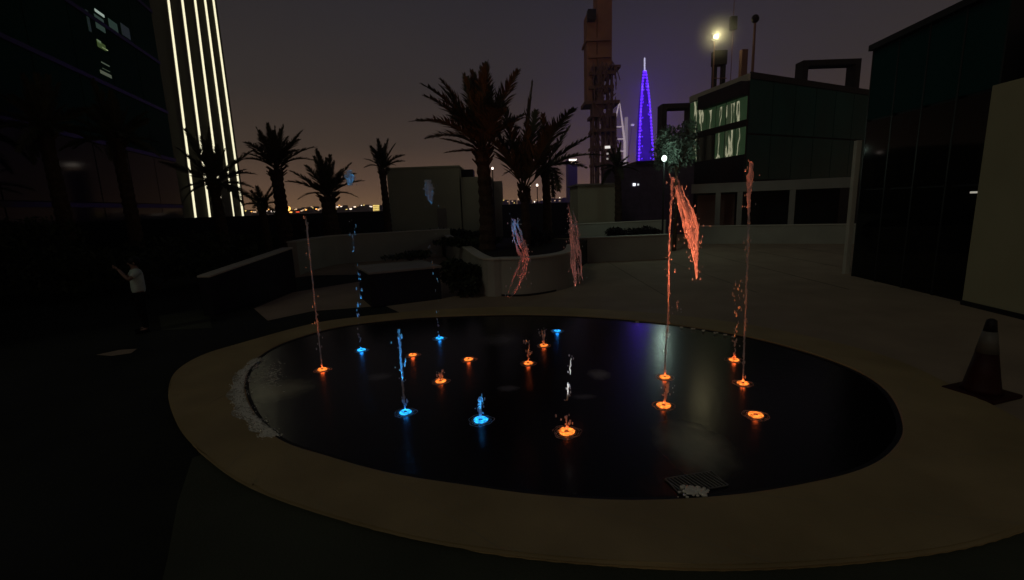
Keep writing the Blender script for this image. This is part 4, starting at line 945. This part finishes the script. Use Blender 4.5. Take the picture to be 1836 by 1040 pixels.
for s in (-1, 1):
    k = MB(); k.blob((s*.034*S, .098*S, 1.625*S), .011*S, .008*S, .007*S, 0, 8, 5); k.build('eye', M['hair'], ps, True)
    k = MB(); k.blob((s*.095*S, .01*S, 1.60*S), .012*S, .02*S, .032*S, 0, 8, 5); k.build('ear', M['skin'], ps, True)
    vv = [(s*.10, .30, 1.50), (s*.085, .34, 1.555)]; ee = [(0, 1)]; rr0 = [.024, (.030, .018)]
    for q in range(4):
        b0 = len(vv); vv += [(s*(.085-.012), .345+.006*q, 1.535+.019*q), (s*.052, .372, 1.535+.019*q), (s*.03, .378, 1.535+.018*q)]; ee += [(1, b0), (b0, b0+1), (b0+1, b0+2)]; rr0 += [.010, .009, .008]
    b0 = len(vv); vv += [(s*.075, .325, 1.525), (s*.055, .34, 1.51)]; ee += [(1, b0), (b0, b0+1)]; rr0 += [.011, .009]
    skin_obj('hand', vv, ee, rr0, M['skin'], ps, 1)
    k = MB(); k.box((s*.12*S-.045*S, -.07*S, 0), (s*.12*S+.045*S, .20*S, .07*S)); k.build('shoe', M['trousers'], ps, bevel=.02)
ph_ = thing('phone', 'dark mobile phone in the raised hands of the person at the left', 'phone', ps.location); ph_.rotation_euler = ps.rotation_euler
k = MB(); k.box((-.078*S, .352*S, 1.52*S), (.078*S, .361*S, 1.60*S)); k.build('phone_body', M['black'], ph_, bevel=.004)
# patches of light on the floor, painted as paler pieces near the person
q = [G(172, 636), G(215, 627), G(246, 625), G(235, 633), G(200, 638)]
k = MB(); k.add([(p.x, p.y, -.002) for p in q], [tuple(range(len(q)))][::1]); k.build('pavement_painted_light', M['plaza'], kind='structure')
q = [G(285, 566), G(372, 552), G(380, 588), G(290, 592)]  # lit patch of floor painted in as paler paving
k = MB(); k.add([(p.x, p.y, -.003) for p in q], [tuple(range(len(q)))]); k.build('pavement_painted_lit_strip', M['frontpave'], kind='structure')

# ------------------------------------------------------------------ lamp of the floodlight, and unseen lamps added so haze glows round the violet tower
d = bpy.data.lights.new('floodlight_light', 'POINT'); d.energy = 70; d.color = (1, .88, .45); d.shadow_soft_size = .15
o = bpy.data.objects.new('floodlight_light', d); COL.objects.link(o); o.location = (fl.x, fl.y-.35, fl.z); o.rotation_euler = (Vector((1, 6, 0))-o.location).to_track_quat('-Z', 'Y').to_euler()
for py_, e_w in ((275, 5), (235, 5), (195, 4), (155, 3)):
    d = bpy.data.lights.new('violet_haze_lamp', 'POINT'); d.energy = e_w*5e3; d.color = (.11, .02, 1); d.shadow_soft_size = 4
    o = bpy.data.objects.new('violet_haze_lamp', d); COL.objects.link(o); o.location = D(1155, py_, YV-12)
# ------------------------------------------------------------------ night haze
k = MB(); k.box((-620, -8, -1.5), (620, 760, 150)); hm = bpy.data.materials.new('haze'); hm.use_nodes = True; t = hm.node_tree
t.nodes.remove(t.nodes['Principled BSDF']); pv = N(t, 'ShaderNodeVolumePrincipled'); pv.inputs['Color'].default_value = (.9, .88, .86, 1); pv.inputs['Density'].default_value = .0008; pv.inputs['Anisotropy'].default_value = .55
t.links.new(pv.outputs[0], t.nodes['Material Output'].inputs['Volume'])
hz = k.build('haze', hm, kind='stuff', label='thin night haze over the city', cat='haze')

# puff of hazy air added to give the floodlight a halo
k = MB(); k.blob((0, 0, 0), 2.0, 2.0, 2.0, 0, 24, 14); mm_ = bpy.data.materials.new('flood_halo'); mm_.use_nodes = True; t = mm_.node_tree; t.nodes.remove(t.nodes['Principled BSDF'])
pv = N(t, 'ShaderNodeVolumePrincipled'); pv.inputs['Color'].default_value = (.9, .9, .86, 1); pv.inputs['Anisotropy'].default_value = .3
tcn = N(t, 'ShaderNodeTexCoord'); ln = N(t, 'ShaderNodeVectorMath', operation='LENGTH'); t.links.new(tcn.outputs['Object'], ln.inputs[0])
m1 = N(t, 'ShaderNodeMapRange'); m1.interpolation_type = 'SMOOTHERSTEP'; t.links.new(ln.outputs['Value'], m1.inputs[0]); m1.inputs[1].default_value = 1.95; m1.inputs[2].default_value = 0.1; m1.inputs[3].default_value = 0; m1.inputs[4].default_value = .30
t.links.new(m1.outputs[0], pv.inputs['Density']); t.links.new(pv.outputs[0], t.nodes['Material Output'].inputs['Volume'])
mo = k.build('flood_halo', mm_, kind='stuff', label='added puff of hazy air giving the yellow floodlight its halo', cat='flood_halo'); mo.location = (fl.x, fl.y-.3, fl.z)
